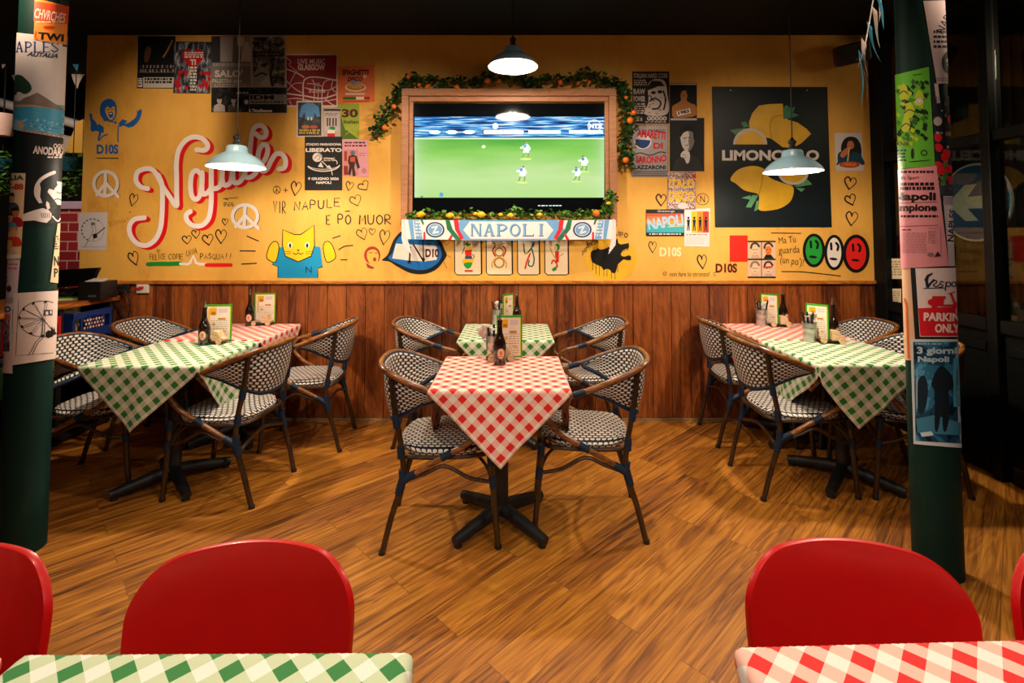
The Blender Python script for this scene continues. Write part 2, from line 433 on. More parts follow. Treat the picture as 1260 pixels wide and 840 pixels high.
    def heart(s, cx, cy, w, h, lw, m, layer=1.5, rot=0, filled=False):
        P = [(0, .5), (-.42, .02), (-.5, -.28), (-.28, -.5), (-.06, -.36), (0, -.18), (.06, -.36), (.28, -.5), (.5, -.28), (.42, .02)]
        cr, sr = math.cos(R(rot)), math.sin(R(rot))
        Q = [(cx+x*w*cr-y*h*sr, cy+x*w*sr+y*h*cr) for x, y in P]
        if filled: return s.poly(Q, m, layer)
        a = Q[5:]+[Q[0]]; b = Q[0:6][::-1]
        s.stroke(b, lw, m, layer, k=3); return s.stroke(a, lw*.6, m, layer, k=3)
    def build(s, name, parent=None): return s.mb.build(name, s.mats, parent, smooth=bool(s.sub), fix=False, angle=1.2)

# ================================================================ THE ROOM
WY = 3.92            # face of the painted wall
GX = 2.85            # glazed partition on the right
M_BLACK = mat('#0b0d0d', 0.75, name='matt_black_paint', var=0.2, spec=0.2)
M_FRAME = mat('#060909', 0.5, name='black_steel_paint', var=0.2, spec=0.15)
M_GREEN = mat('#0b2a24', 0.55, name='dark_green_paint', var=0.15, scale=9, spec=0.15)
M_DARKMET = mat('#15181b', 0.5, name='black_cast_iron', var=0.25, bump=0.1)

def floor_material():
    m, nt, b = new_mat('oak_plank_floor')
    v = ocoord(nt, rot=(0, 0, R(-45)))
    br = nd(nt, 'TexBrick', {'Vector': v, 'Scale': 1.0, 'Mortar Size': 0.0016, 'Brick Width': 1.25, 'Row Height': 0.15, 'Color1': (0, 0, 0, 1), 'Color2': (1, 1, 1, 1), 'Mortar': (0.5, 0.5, 0.5, 1), 'Bias': 0.0})
    br.offset = 0.37
    sep = nd(nt, 'SeparateColor', {0: br.outputs['Color']}); tint = sep.outputs[0]
    off = nd(nt, 'CombineXYZ', {0: mth(nt, 'MULTIPLY', tint, 9.0), 1: mth(nt, 'MULTIPLY', tint, 4.0)})
    vv = nd(nt, 'VectorMath', {0: v, 1: off.outputs[0]}, operation='ADD').outputs[0]
    g1 = nd(nt, 'TexNoise', {'Vector': nd(nt, 'Mapping', {'Vector': vv, 'Scale': (1.1, 42, 1)}).outputs[0], 'Scale': 1.0, 'Detail': 7.0, 'Roughness': 0.6, 'Distortion': 0.7})
    g2 = nd(nt, 'TexNoise', {'Vector': nd(nt, 'Mapping', {'Vector': vv, 'Scale': (0.55, 6.5, 1)}).outputs[0], 'Scale': 1.2, 'Detail': 3.0, 'Distortion': 1.8})
    bands = mth(nt, 'PINGPONG', mth(nt, 'MULTIPLY', g2.outputs[0], 8.0), 0.5)
    f = mth(nt, 'ADD', mth(nt, 'MULTIPLY', g1.outputs[0], 0.85), mth(nt, 'MULTIPLY', bands, 0.35))
    f = mth(nt, 'ADD', f, mth(nt, 'MULTIPLY', mth(nt, 'SUBTRACT', tint, 0.5), 0.14))
    col = ramp(nt, f, [(0.28, lin('#48260a')), (0.44, lin('#8c5218')), (0.62, lin('#b87622')), (0.84, lin('#d0943a'))])
    col = mixc(nt, mth(nt, 'MULTIPLY', br.outputs['Fac'], 0.45), col, lin('#2e1a0c'))
    nt.links.new(col, b.inputs['Base Color'])
    nt.links.new(mth(nt, 'ADD', 0.38, mth(nt, 'MULTIPLY', g1.outputs[0], 0.22)), b.inputs['Roughness'])
    bp = nd(nt, 'Bump', {'Height': g1.outputs[0], 'Strength': 0.15, 'Distance': 0.003})
    nt.links.new(bp.outputs[0], b.inputs['Normal'])
    return m
o = MB().box((-0.5, 2.8, -0.05), (11, 8.4, 0.1)).build('floor', floor_material(), smooth=False); struct(o, 'oak plank floor laid diagonally')
o = MB().box((-0.5, 2.8, 3.045), (11, 8.4, 0.1)).build('ceiling', M_BLACK, smooth=False); struct(o, 'matt black ceiling')

def wall_material():
    m, nt, b = new_mat('ochre_yellow_wall_paint')
    v = ocoord(nt)
    n1 = nd(nt, 'TexNoise', {'Vector': v, 'Scale': 1.6, 'Detail': 5.0, 'Roughness': 0.6})
    n2 = nd(nt, 'TexNoise', {'Vector': ocoord(nt, (9, 9, 3)), 'Scale': 1.5, 'Detail': 6.0, 'Roughness': 0.7})
    f = mth(nt, 'ADD', mth(nt, 'MULTIPLY', n1.outputs[0], 0.6), mth(nt, 'MULTIPLY', n2.outputs[0], 0.4))
    col = ramp(nt, f, [(0.3, lin('#c88c36')), (0.46, lin('#e2a848')), (0.7, lin('#ecb858'))])
    nt.links.new(col, b.inputs['Base Color']); b.inputs['Roughness'].default_value = 0.62
    b.inputs['Specular IOR Level'].default_value = 0.3
    bp = nd(nt, 'Bump', {'Height': n2.outputs[0], 'Strength': 0.12, 'Distance': 0.006}); nt.links.new(bp.outputs[0], b.inputs['Normal'])
    return m
WALL = MB().box(((-3.355+2.815)/2, WY+0.06, 2.03), (6.17, 0.12, 1.93)).build('wall_back', wall_material(), smooth=False)
struct(WALL, 'ochre yellow painted wall covered in posters and graffiti')

M_WAIN = wood_mat('stained_pine_boards', '#4a200c', '#8a4618', '#b0662a', 'z', board=0.148, rough=0.42, gs=0.7, bw=0.28)
mb = MB(); x = -3.355; i = 0
while x < 2.82:
    w = min(0.148, 2.82-x)
    mb.box((x+w/2, WY+0.016+random.uniform(0, .002), 0.53), (w-0.004, 0.02, 1.04)); x += 0.148
mb.box((-0.27, WY+0.045, 0.53), (6.17, 0.03, 1.04))
o = mb.build('trim_1', M_WAIN, smooth=False, bevel=0.002); struct(o, 'dark stained vertical pine board wainscot')
M_LEDGE = wood_mat('golden_pine_ledge', '#7a3e10', '#b4691f', '#d08a34', 'x', rough=0.4)
o = MB().box((-0.24, WY-0.002, 1.052), (6.11, 0.036, 0.026)).build('trim_2', M_LEDGE, smooth=False, bevel=0.004); struct(o, 'pine ledge between yellow wall and wainscot')
o = MB().box((-0.2, WY-0.004, 0.008), (6.1, 0.012, 0.016)).build('baseboard_back', mat('#8a7456', 0.6), smooth=False); struct(o)

# ---- glazed partition on the right
M_GLASS, nt, b = new_mat('window_glass')
nt.nodes.remove(b)
out = nt.nodes['Material Output']
tr = nd(nt, 'BsdfTransparent', {'Color': (0.62, 0.64, 0.6, 1)}); gl = nd(nt, 'BsdfGlossy', {'Roughness': 0.03, 'Color': (0.9, 0.9, 0.9, 1)})
ge = nt.nodes.new('ShaderNodeNewGeometry')
cosi = mth(nt, 'ABSOLUTE', nd(nt, 'VectorMath', {0: ge.outputs['Incoming'], 1: ge.outputs['Normal']}, operation='DOT_PRODUCT').outputs['Value'])
fr = mth(nt, 'ADD', 0.04, mth(nt, 'MULTIPLY', 0.96, mth(nt, 'POWER', mth(nt, 'SUBTRACT', 1.0, cosi), 5.0)))
mx = nd(nt, 'MixShader', {0: fr, 1: tr.outputs[0], 2: gl.outputs[0]}); nt.links.new(mx.outputs[0], out.inputs[0])
mullions = [(3.86, 0.13), (2.975, 0.062), (2.09, 0.062), (1.2, 0.062)]
for k in range(3):
    ya, yb = mullions[k+1][0], mullions[k][0]
    wn = MB(); ym = (ya+yb)/2; dy = yb-ya
    for z, h in ((0.885, 0.075), (2.0, 0.065), (2.93, 0.13)): wn.box((GX, ym, z), (0.07, dy-.086, h))
    wn.box((GX, yb, 1.49), (0.085, mullions[k][1], 2.98))
    if k == 2: wn.box((GX, ya, 1.49), (0.085, 0.085, 2.98))
    fo = wn.build('window_%d' % (k+1), M_FRAME, smooth=False, bevel=0.005); struct(fo, 'black steel glazing frame')
    for z0, z1 in ((0.92, 1.97), (2.03, 2.87)):
        struct(MB().box((GX+.005-fo.location.x, ym-fo.location.y, (z0+z1)/2-fo.location.z), (0.006, dy-.08, z1-z0)).build('pane', M_GLASS, fo, smooth=False))
    pn = MB().box((GX+.01, ym, 0.43), (0.03, dy-.08, 0.85)); pn.box((GX-.008, ym, 0.75), (0.02, dy-.14, 0.05)).box((GX-.008, ym, 0.06), (0.02, dy-.14, 0.1))
    struct(pn.build('trim_%d' % (k+3), mat('#060909', 0.5, var=.2, spec=.15), smooth=False, bevel=0.004), 'black panel below the glazing')
spot('sign_fill', (1.35, 2.2, 2.92), (2.9, 3.2, 1.55), 15, 30, .6, .04, WHITE)  # added light aimed so the road sign shows through the glass
# room behind the glass: slatted wall, boxes, a road sign
M_SLAT = wood_mat('dark_slatted_wood', '#1c1008', '#3a2412', '#4c3018', 'z', rough=0.6)
mb = MB()
for i in range(46): mb.box((3.95, 1.0+i*0.09, 1.5), (0.03, 0.055, 3.0))
mb.box((3.99, 3.0, 1.5), (0.04, 4.4, 3.0))
struct(mb.build('wall_right', M_SLAT, smooth=False), 'slatted wall behind the glazing')
struct(MB().box((3.4, 5.0, 1.5), (1.2, 0.05, 3.0)).build('wall_corner', M_SLAT, smooth=False))
l = bpy.data.lights.new('back_room_fill', 'POINT'); l.energy = 14; l.color = WARM; l.shadow_soft_size = .1  # added unseen fill that lifts the dark space behind the glazing
o = bpy.data.objects.new('back_room_fill', l); COL.objects.link(o); o.location = (3.35, 2.4, 2.6)
def side(X):
    def f(px, py, L):
        d = ray(px, py); t = (X-L*.0006)/d.x; return Vector((d.x*t, d.y*t, CAM_H+d.z*t))
    return f
def sidem(X):   # metric plane: x runs towards the camera (right in the view), y runs down from eye level
    return lambda x, y, L: Vector((X-L*.0006, -x, -y))
SG = Vector((2.905, 3.165, 1.62))
a = Art(lambda x, y, L: Vector((SG.x-L*.0008, SG.y-x, SG.z-y)))
a.ell(0, 0, .245, .245, '#c9cfd2', 0, n=48); a.ell(0, 0, .233, .233, mat('#0f4f86', 0.35, var=.25, scale=8), 1, n=48)
a.poly([(.17, -.038), (-.04, -.038), (.03, -.115), (-.06, -.115), (-.19, 0), (-.06, .115), (.03, .115), (-.04, .038), (.17, .038)], mat('#c8ccc6', 0.4, var=.2), 2)
a.mb.m = 0; a.mb.lathe([(0.0001, 0), (.245, 0), (.247, .006), (.245, .012), (.0001, .012)], 48)
n = 0
for i, v in enumerate(a.mb.v[-240:]):
    a.mb.v[len(a.mb.v)-240+i] = (SG.x+.001+v[2], SG.y+v[0], SG.z+v[1])
tag(a.build('road_sign'), 'round blue road sign with white left arrow fixed behind the glass', 'sign')
for c, lab in (((1089, 318, 1113, 343), 'cream printed notice taped to the glazing, upper of two'), ((1090.5, 355, 1109, 376), 'small cream printed notice taped to the glazing, lower of two')):
    a = Art(side(GX+.0005)); a.paper(c, '#d8c8a4', 1.0); a.micro(c[0]+2, c[1]+3, c[2]-2, c[3]-3, 6, '#8f8468', 1.6)
    tag(a.build('notice'), lab, 'notice')

# ---- left: what lies beyond the end of the yellow wall
M_FAR = mat('#231a15', 0.8, name='far_wall_paint', var=.3, scale=3)
struct(MB().box((-5.0, 6.55, 1.5), (4.4, 0.1, 3.0)).build('wall_far', M_FAR, smooth=False), 'dark wall far behind on the left')
struct(MB().box((-5.95, 3.2, 1.5), (0.1, 6.8, 3.0)).build('wall_left', M_FAR, smooth=False), 'dark wall on the left')
spot('side_room_light', (-4.4, 3.4, 2.8), (-4.3, 5.0, 1.6), 60, 110, .7, .08, WHITE)

# ================================================================ GRAFFITI ON THE YELLOW WALL (parts of the wall)
def wm(base=0.0):
    def f(px, py, L):
        p = at(px, py, WY-.0010-base-L*.0006); return p
    return f
WL = WALL.location
def wpaint(L0=0):
    g = wm(L0)
    return Art(lambda x, y, L: g(x, y, L)-WL)
WHT, BLK, RED, INK = '#e9e0d8', '#14120f', '#d8121c', '#1b1814'
YEL = '#e4a838'
def par(a, name, label=None):
    o = a.build(name, WALL); return struct(o, label)
# script lettering
def S4(p): return [(140+x/4.8, 135+y/4.8) for x, y in p]
lets = [
 [(200, 466), (160, 455), (132, 420), (138, 372), (175, 350), (218, 350), (250, 378), (290, 455), (335, 520), (370, 570), (371, 500), (371, 400), (370, 310), (385, 235), (425, 180), (475, 160), (525, 172), (555, 208), (540, 238), (490, 236)],
 [(262, 385), (284, 440), (287, 520), (285, 610), (275, 700), (245, 765), (195, 800), (140, 790), (100, 745), (92, 690), (120, 648), (180, 637)],
 [(512, 378), (488, 358), (462, 378), (453, 440), (460, 505), (484, 530), (508, 505), (520, 440), (522, 385)], [(522, 370), (520, 440), (524, 495), (550, 492), (572, 468)],
 [(576, 345), (576, 450), (574, 560), (560, 640), (520, 682), (470, 684), (434, 655), (428, 620), (452, 600)],
 [(576, 465), (612, 462), (636, 430), (642, 345)], [(642, 345), (640, 410), (656, 446), (690, 425), (704, 345)], [(704, 345), (704, 400), (716, 432), (748, 420), (775, 372), (800, 300), (806, 220), (818, 130), (845, 95), (880, 98), (900, 128), (893, 158), (866, 162), (840, 142)],
 [(775, 395), (800, 400), (832, 380), (858, 340), (864, 330), (852, 290), (858, 240), (880, 208), (904, 214), (908, 250), (892, 295), (866, 330), (876, 362), (905, 350), (930, 300), (958, 262), (992, 262), (1014, 296), (1008, 340), (976, 350)]]
a = wpaint()
for s in lets:
    q = S4(s)
    for dx, dy in ((1.5, .8), (3, 1.5), (4.6, 2.2)): a.stroke([(x+dx, y+dy) for x, y in q], 6.4, RED, 1+dx*.05)
for s in lets: a.stroke(S4(s), 6.0, '#efe3de', 2.0)
par(a, 'painted_script_lettering', 'white script word with red shadow')
# two peace signs
for cx, cy, rx, ry, w, nm in ((130, 226, 14.5, 15, 4.2, 0), (301.5, 266, 15.5, 14, 4.2, 1)):
    a = wpaint()
    for dx, m, L, ww in ((1.4, INK, 1, w*.7), (0, '#e6dcd6', 1.6, w)):
        a.ring(cx+dx, cy+dx*.5, rx, ry, ww, m, L); a.line(cx+dx, cy-ry, cx+dx-1, cy+ry, ww, m, L+.1)
        a.line(cx+dx, cy-1, cx-rx*.75+dx, cy+ry*.9, ww, m, L+.2); a.line(cx+dx, cy-1, cx+rx*1.05+dx, cy+ry*1.05, ww, m, L+.3)
    par(a, 'painted_peace_sign', 'white painted peace sign')
# doodled hearts
for cx, cy, w, h, lw, rt in ((164, 246, 10, 15, 1.3, 15), (165, 318, 12, 17, 1.6, -20), (230, 295, 11, 10, 1.4, -5), (241, 288, 10, 10, 1.3, -5), (256, 295, 13, 13, 1.6, -10), (272, 291, 13, 17, 1.5, 0), (277, 273, 7, 8, 1.2, 0),
    (364, 232, 12, 17, 1.5, 8), (430, 229, 9, 11, 1.2, 12), (448, 229, 14, 11, 1.3, -35), (438, 247, 14, 13, 1.2, -20), (446, 288, 13, 14, 1.2, -20), (458, 285, 8, 8, 1, 0), (473, 292, 12, 18, 1.3, 8),
    (813.5, 246, 12, 14, 1.8, 0), (803, 304, 9, 14, 1.1, 0), (864, 322, 11, 17, 1.6, -5), (1046, 225.5, 14, 15, 1.8, 10), (1047, 246, 13, 13, 1.8, -20), (1048, 269, 14, 17, 1.7, 5)):
    a = wpaint(); a.heart(cx, cy, w, h, lw, INK, 1, rt); par(a, 'painted_heart')
# slogans
a = wpaint(); a.hand('VIR', 336, 248, 352.5, 262, 1.2, INK); a.hand('NAPULE', 361, 249, 420, 259, 1.3, INK, rise=-5); par(a, 'painted_slogan')
a = wpaint(); a.hand('E', 401, 265, 407, 276, 1.3, INK); a.hand('PO', 415, 264, 433, 275, 1.3, INK); a.line(425, 260, 430, 259.6, 1.4, INK); a.hand('MUOR', 441, 264, 483, 275, 1.6, INK, rise=1); par(a, 'painted_slogan')
a = wpaint(); a.ring(340.5, 233.5, 4.4, 4.6, .8, INK); a.line(340.5, 229, 340.5, 238, .7, INK); a.line(340.5, 233, 337, 237, .7, INK); a.line(340.5, 233, 344, 237, .7, INK); a.line(349, 234, 354, 234, .9, INK); a.line(351.5, 231.5, 351.5, 236.5, .9, INK); par(a, 'painted_peace_doodle')
a = wpaint(); a.hand('FELICE', 184, 312.5, 204, 319, .8, '#5a4a18'); a.hand('COME', 207, 312, 226, 318.5, .8, '#5a4a18'); a.hand('UNA', 229, 308, 243, 315, .8, '#5a4a18', rise=-4); a.hand('PASQUA!!', 246, 312, 286, 318.5, .8, '#5a4a18'); a.heart(195, 309, 4, 4, .8, '#5a4a18'); par(a, 'painted_slogan')
a = wpaint(); a.stroke([(182, 325), (195, 324.5), (208, 324.5), (222, 324)], 5.2, '#1c8c2c', 1); a.stroke([(222, 324.5), (231, 325), (234, 323), (238, 314.5), (241, 323), (246, 325), (254, 325)], 3.4, '#ece2da', 1.2, smooth=False); a.stroke([(254, 326), (270, 326), (284, 326)], 4.6, '#e0201c', 1.4); par(a, 'painted_tricolour_stripe', 'green, white and red painted stripe')
a = wpaint(); a.line(275, 244.5, 293, 243, .8, INK); a.line(277, 244.5, 281, 246, .8, INK); a.micro(275, 249, 288, 254.5, 3, '#4a3c18', 1); par(a, 'painted_scribble')
a = wpaint(); a.stroke([(134+i*1.6, 276-i*.35+(4 if i % 2 else -4)*(1-i/20)) for i in range(14)], .7, '#6a5218', 1, smooth=False)
a.ell(160, 261, .8, .8, INK); a.ell(157, 269, .6, .6, INK); par(a, 'painted_scribble')
for p in (((304, 290.5), (318, 296.5)), ((295.5, 308.5), (314, 308.8)), ((297.5, 324.8), (315.5, 323.8)), ((409.5, 293), (418.5, 290)), ((417, 307), (424, 303), (434, 301.8)), ((419.5, 319.6), (427, 319.4))):
    a = wpaint(); a.stroke(p, 1.4, INK, 1); par(a, 'painted_ray')
# a plain yellow cat in a blue shirt (plain stand-in)
a = wpaint(); cb, cy_ = '#1488b8', '#f0c01e'
a.poly([(341, 304), (351, 304), (390, 303), (394, 304), (397, 328), (390, 330), (391, 342), (342, 342), (342, 328), (335, 325)], cb, 1)
for sx, cx in ((1, 339), (-1, 402)): a.poly([(cx-sx*10, 310), (cx-sx*7, 302), (cx-sx*2, 297), (cx+sx*3, 299), (cx+sx*4, 308), (cx, 322), (cx-sx*8, 320), (cx-sx*11, 316)], cy_, 1.2, smooth=True); 
for sx, cx in ((1, 339), (-1, 402)): a.stroke([(cx-sx*10, 310), (cx-sx*7, 302), (cx-sx*2, 297), (cx+sx*3, 299), (cx+sx*4, 308), (cx, 322), (cx-sx*8, 320), (cx-sx*11, 316)], 1.1, INK, 1.4, closed=True)
head = [(347.5, 302), (348, 282.5), (362, 288.5), (370, 288.5), (386.5, 277), (387, 302), (383, 315), (367, 322), (351, 315)]
a.poly(head, cy_, 1.6); a.stroke(head, 1.3, INK, 2, closed=True, smooth=False)
for cx in (357, 378): a.ell(cx, 301.5, 3, 3.6, '#efe6dc', 2.1); a.ell(cx, 302, 1.5, 2.8, INK, 2.3)
a.poly([(365, 307), (369, 307), (367, 309.5)], INK, 2.1); a.stroke([(361, 311), (364, 313), (367, 311), (370, 313), (373, 311)], 1, INK, 2.1)
for sx in (-1, 1):
    for dy in (0, 3): a.line(367+sx*9, 310+dy*.7, 367+sx*17, 309+dy, .6, INK, 2.1)
a.text('N', 376, 328, 383.5, 335.5, INK, 2, bold=.0); a.stroke([(335, 325), (342, 328), (342, 341)], 1, INK, 1.3, smooth=False); a.stroke([(397, 328), (391, 330), (391, 341)], 1, INK, 1.3, smooth=False)
par(a, 'painted_cat', 'plain yellow cat with raised paws in a blue shirt')
# blue stencil of a cheering man
def S5(p): return [(85+x/3.65, 100+y/3.65) for x, y in p]
a = wpaint(); bl = '#2462b0'
a.poly(S5([(140, 148), (139, 118), (150, 92), (178, 78), (204, 90), (214, 118), (212, 150), (204, 170), (190, 182), (172, 176), (160, 180), (150, 165)]), bl, 1, True)
a.poly(S5([(162, 130), (172, 112), (186, 122), (202, 112), (207, 140), (201, 162), (188, 174), (172, 158)]), YEL, 1.5, True)
a.poly(S5([(178, 140), (196, 138), (197, 158), (186, 164), (178, 154)]), bl, 2, True); a.poly(S5([(182, 143), (193, 142), (193, 147), (182, 148)]), '#e8ddd4', 2.4)
a.stroke(S5([(168, 127), (180, 126)]), 1, bl, 2); a.stroke(S5([(190, 125), (202, 126)]), 1, bl, 2)
a.poly(S5([(90, 150), (97, 142), (104, 150), (105, 168), (118, 180), (128, 198), (134, 190), (155, 205), (156, 232), (146, 228), (132, 270), (128, 258), (136, 226), (118, 222), (104, 228), (95, 214), (98, 190)]), bl, 1)
a.poly(S5([(222, 188), (240, 170), (262, 178), (250, 192), (272, 184), (296, 166), (306, 146), (304, 130), (312, 134), (318, 124), (328, 130), (322, 160), (308, 184), (290, 202), (268, 208), (244, 198), (228, 206)]), bl, 1)
a.stroke(S5([(160, 164), (178, 178), (196, 182)]), 1.6, bl, 1); a.poly(S5([(200, 182), (210, 178), (214, 188), (204, 192)]), bl, 1)
a.stroke(S5([(222, 200), (219, 240), (220, 272)]), 1.4, bl, 1); a.stroke(S5([(136, 265), (150, 248), (172, 238)]), 1.5, bl, 1)
a.text('D10S', 119, 177.5, 145.5, 189.5, bl, 1, bold=.035); a.line(119.5, 194.5, 145.5, 194.7, 1.1, INK, 1)
par(a, 'stencilled_figure', 'blue stencil of a man with open arms')
# small dark red stencil head
a = wpaint(); dr = '#a02c28'
a.ell(458, 314, 10, 11, dr, 1); a.poly([(452, 310), (457, 307), (463, 308), (466, 316), (462, 326), (456, 325), (452, 318)], '#e4ac48', 1.5, True); a.ell(461, 319, 2, 2.6, dr, 2); a.line(454, 311, 458, 310.6, 1, dr, 2); a.line(461, 311, 464, 311.4, 1, dr, 2); a.poly([(450, 323), (456, 327), (461, 329), (458, 331), (452, 329)], dr, 1.7)
par(a, 'stencilled_head', 'small dark red stencilled head')
# blue and white lips shape with N
def S7(p): return [(460+x/7, 255+y/7) for x, y in p]
a = wpaint()
a.poly(S7([(70, 455), (120, 405), (165, 290), (215, 225), (285, 180), (400, 170), (500, 200), (575, 290), (612, 370), (628, 410), (602, 460), (545, 528), (470, 566), (385, 576), (300, 560), (205, 512), (135, 468)]), '#15181c', 1, True)
a.poly(S7([(128, 440), (160, 390), (195, 290), (240, 235), (300, 205), (420, 200), (510, 240), (560, 320), (585, 400), (560, 465), (500, 515), (420, 540), (320, 530), (230, 495)]), '#1668b4', 1.5, True)
a.poly(S7([(190, 312), (540, 330), (556, 400), (540, 452), (440, 466), (300, 458), (158, 440)]), '#ece0d2', 2)
a.line(*S7([(314, 345)])[0], *S7([(306, 470)])[0], 2, BLK, 2.5); a.line(*S7([(340, 318)])[0], *S7([(425, 460)])[0], 2, BLK, 2.6); a.line(*S7([(424, 270)])[0], *S7([(427, 460)])[0], 1.3, BLK, 2.7); a.ell(*S7([(306, 470)])[0], 2.4, 2.2, BLK, 2.8); a.ell(*S7([(427, 450)])[0], 2, 2.6, BLK, 2.8)
a.text('D10', 523.5, 306, 540, 316.5, '#4a1020', 2.5, bold=.03)
for p in ([(548, 302), (553, 298)], [(549, 313), (555, 317)], [(546, 322), (550, 330)]): a.line(*p[0], *p[1], .6, '#6a5218', 1)
par(a, 'painted_lips', 'blue and white lips outlined in black with an N')
# four playing cards painted in a row
def fig0(a, c):
    a.poly([(c-3, 299), (c, 297), (c+1, 300), (c+4, 298), (c+3, 302), (c-1, 303)], '#2a8a3a', 2); a.ell(c+1, 306, 4.5, 3.4, '#e8b83a', 2); a.poly([(c-4, 308), (c+5, 307), (c+4, 316), (c-3, 316)], '#d8281e', 2); a.rect(c-3.5, 315, c+5, 318.5, '#26506a', 2.2)
    a.poly([(c-6, 319), (c+6, 318), (c+5, 324), (c-5, 325)], '#e8b820', 2, True); a.poly([(c-5, 324), (c+5, 323), (c+3, 329), (c-2, 330)], '#2a9a34', 2.2, True); a.rect(c-4, 332, c+6, 334.5, '#c8402a', 2); a.stroke([(c-6, 308), (c-4, 304), (c-7, 312)], .8, INK, 2.4); a.stroke([(c+6, 318), (c+8, 315), (c+5, 313)], .8, INK, 2.4)
def fig1(a, c):
    for cy, r in ((310, 5.5), (323, 6.3)): a.ring(c, cy, r, r, 1.6, '#c89a2a', 2); a.ring(c, cy, r-.9, r-.9, .6, INK, 2.3)
    for sx in (-1, 1): a.stroke([(c+sx*5, 303), (c+sx*8, 308), (c+sx*5, 315)], 1.8, '#b02a20', 2.2); a.stroke([(c+sx*5, 318), (c+sx*9, 324), (c+sx*8, 329)], 1.2, '#c89a2a', 2.2); a.stroke([(c, 303), (c+sx*4, 300), (c+sx*8, 299)], .9, '#b08a2a', 2.2)
def fig2(a, c):
    a.stroke([(c-6, 300), (c-4, 312), (c+3, 306), (c+6, 299)], 1.7, '#1f5a48', 2); a.stroke([(c+4, 306), (c+7, 318), (c+5, 327), (c, 326), (c+1, 320)], 1.6, '#1f5a48', 2); a.stroke([(c+2, 312), (c-2, 322), (c-4, 330)], 2, '#d03020', 2.3); a.poly([(c+3, 303), (c+8, 297), (c+6, 304)], '#2a5a8a', 2.4); a.stroke([(c-5, 313), (c-1, 310)], 1, '#d8a82a', 2.5)
def fig3(a, c):
    a.ell(c+1, 304, 3, 4.5, '#2a8a3a', 2); a.ell(c-1, 305, 2, 3, '#e0b878', 2.2); a.poly([(c-2, 309), (c+3, 309), (c+3, 322), (c-1, 324)], '#cc2820', 2); a.stroke([(c-8, 304), (c-5, 312), (c-1, 318)], 1.4, '#c8a030', 2.2); a.stroke([(c+8, 312), (c+3, 316)], 1.4, '#c8a030', 2.2); a.stroke([(c-6, 324), (c-4, 320), (c, 324), (c+1, 328)], 1.8, '#cc2820', 2.2); a.poly([(c-6, 331), (c+1, 326), (c, 332), (c-4, 334)], '#2a8a3a', 2.2)
for (x0, x1), fg in zip(((559.5, 592), (598.5, 630), (637, 663.5), (670.5, 699)), (fig0, fig1, fig2, fig3)):
    a = wpaint(); P = [(x0+2, 290), (x1-1, 290), (x1, 292), (x1+.5, 336), (x1-2, 338), (x0+3, 338), (x0, 335), (x0-.3, 292)]
    a.poly(P, '#ead2b0', 1); a.stroke(P, 1.1, INK, 1.5, closed=True, smooth=False); a.line(x1, 292, x1+.6, 336.5, 1.7, INK, 1.6); fg(a, (x0+x1)/2)
    par(a, 'painted_playing_card')
# black wolf on a yellow spot
def S6(p): return [(600+x/6.63, 255+y/6.63) for x, y in p]
a = wpaint(); a.ell(752, 318, 32, 27, mat('#eeb414', .6, var=.05), .6); par(a, 'painted_spot', 'brighter yellow sprayed spot')
a = wpaint(1*.0006)
a.poly(S6([(840, 400), (842, 365), (860, 348), (888, 345), (896, 333), (920, 345), (950, 340), (1000, 318), (1006, 280), (1012, 250), (1036, 286), (1058, 250), (1066, 290), (1085, 302), (1102, 300), (1152, 290), (1154, 326), (1142, 342), (1132, 336), (1100, 352), (1086, 385), (1096, 398), (1120, 402), (1152, 390), (1170, 400), (1170, 430), (1140, 432), (1110, 424), (1090, 440), (1060, 468), (1052, 512), (1040, 538), (1018, 535), (1000, 512), (975, 500), (945, 512), (928, 484), (885, 466), (852, 446)]), BLK, 1)
for x, y0, y1 in ((858, 450, 512), (884, 466, 545), (912, 480, 556), (948, 508, 560), (974, 500, 565), (1010, 520, 580), (1040, 530, 585), (1062, 470, 530)): a.line(*S6([(x, y0)])[0], *S6([(x, y1)])[0], .6, BLK, 1)
for i in range(6): a.line(*S6([(1100+i*9, 348-i*3)])[0], *S6([(1102+i*9, 364-i*3)])[0], .5, BLK, 1)
par(a, 'painted_wolf', 'black howling wolf head with paint drips')
a = wpaint(2*.0006); a.hand('IN', 715.5, 308, 722, 314, .8, INK, rise=-3); a.hand('BOCCA', 722, 299, 736, 305, .8, INK, rise=-6); par(a, 'painted_slogan')
a = wpaint(2*.0006); a.hand('LUPO', 752, 283.5, 773, 289, .8, INK, rise=3); par(a, 'painted_slogan')
a = wpaint(); a.text('D10S', 811.5, 304, 838.5, 315.5, '#f0dca8', 1, bold=.03); par(a, 'stencilled_word', 'pale stencilled word')
a = wpaint(); a.text('D10S', 880.5, 324, 907, 335.5, '#5a1414', 1, bold=.03); par(a, 'stencilled_word', 'dark red stencilled word')
a = wpaint(); a.ring(864.5, 245, 7.5, 7, .8, INK); a.text('N', 861.5, 240.5, 867.5, 249, INK, 1); par(a, 'painted_badge')
a = wpaint(); a.ring(818, 336.5, 2, 2, .6, INK); a.text('non fare lo stronzo!', 824, 334, 873, 340, '#3a2a10', 1); a.text('C', 878, 334.5, 881, 339.5, INK, 1); par(a, 'painted_slogan')
a = wpaint(); a.line(949, 286.5, 985.5, 287, 1, INK); a.text('Ma Tu', 958, 291, 979, 299, INK, 1, rot=-6); a.text('guarda', 958, 303, 984, 314, INK, 1, rot=-3); a.text("(un po')!", 960, 316, 989, 328, INK, 1, rot=8); a.stroke([(962, 334), (990, 334.6), (1034, 339.5)], 1.2, INK, 1); par(a, 'painted_slogan')
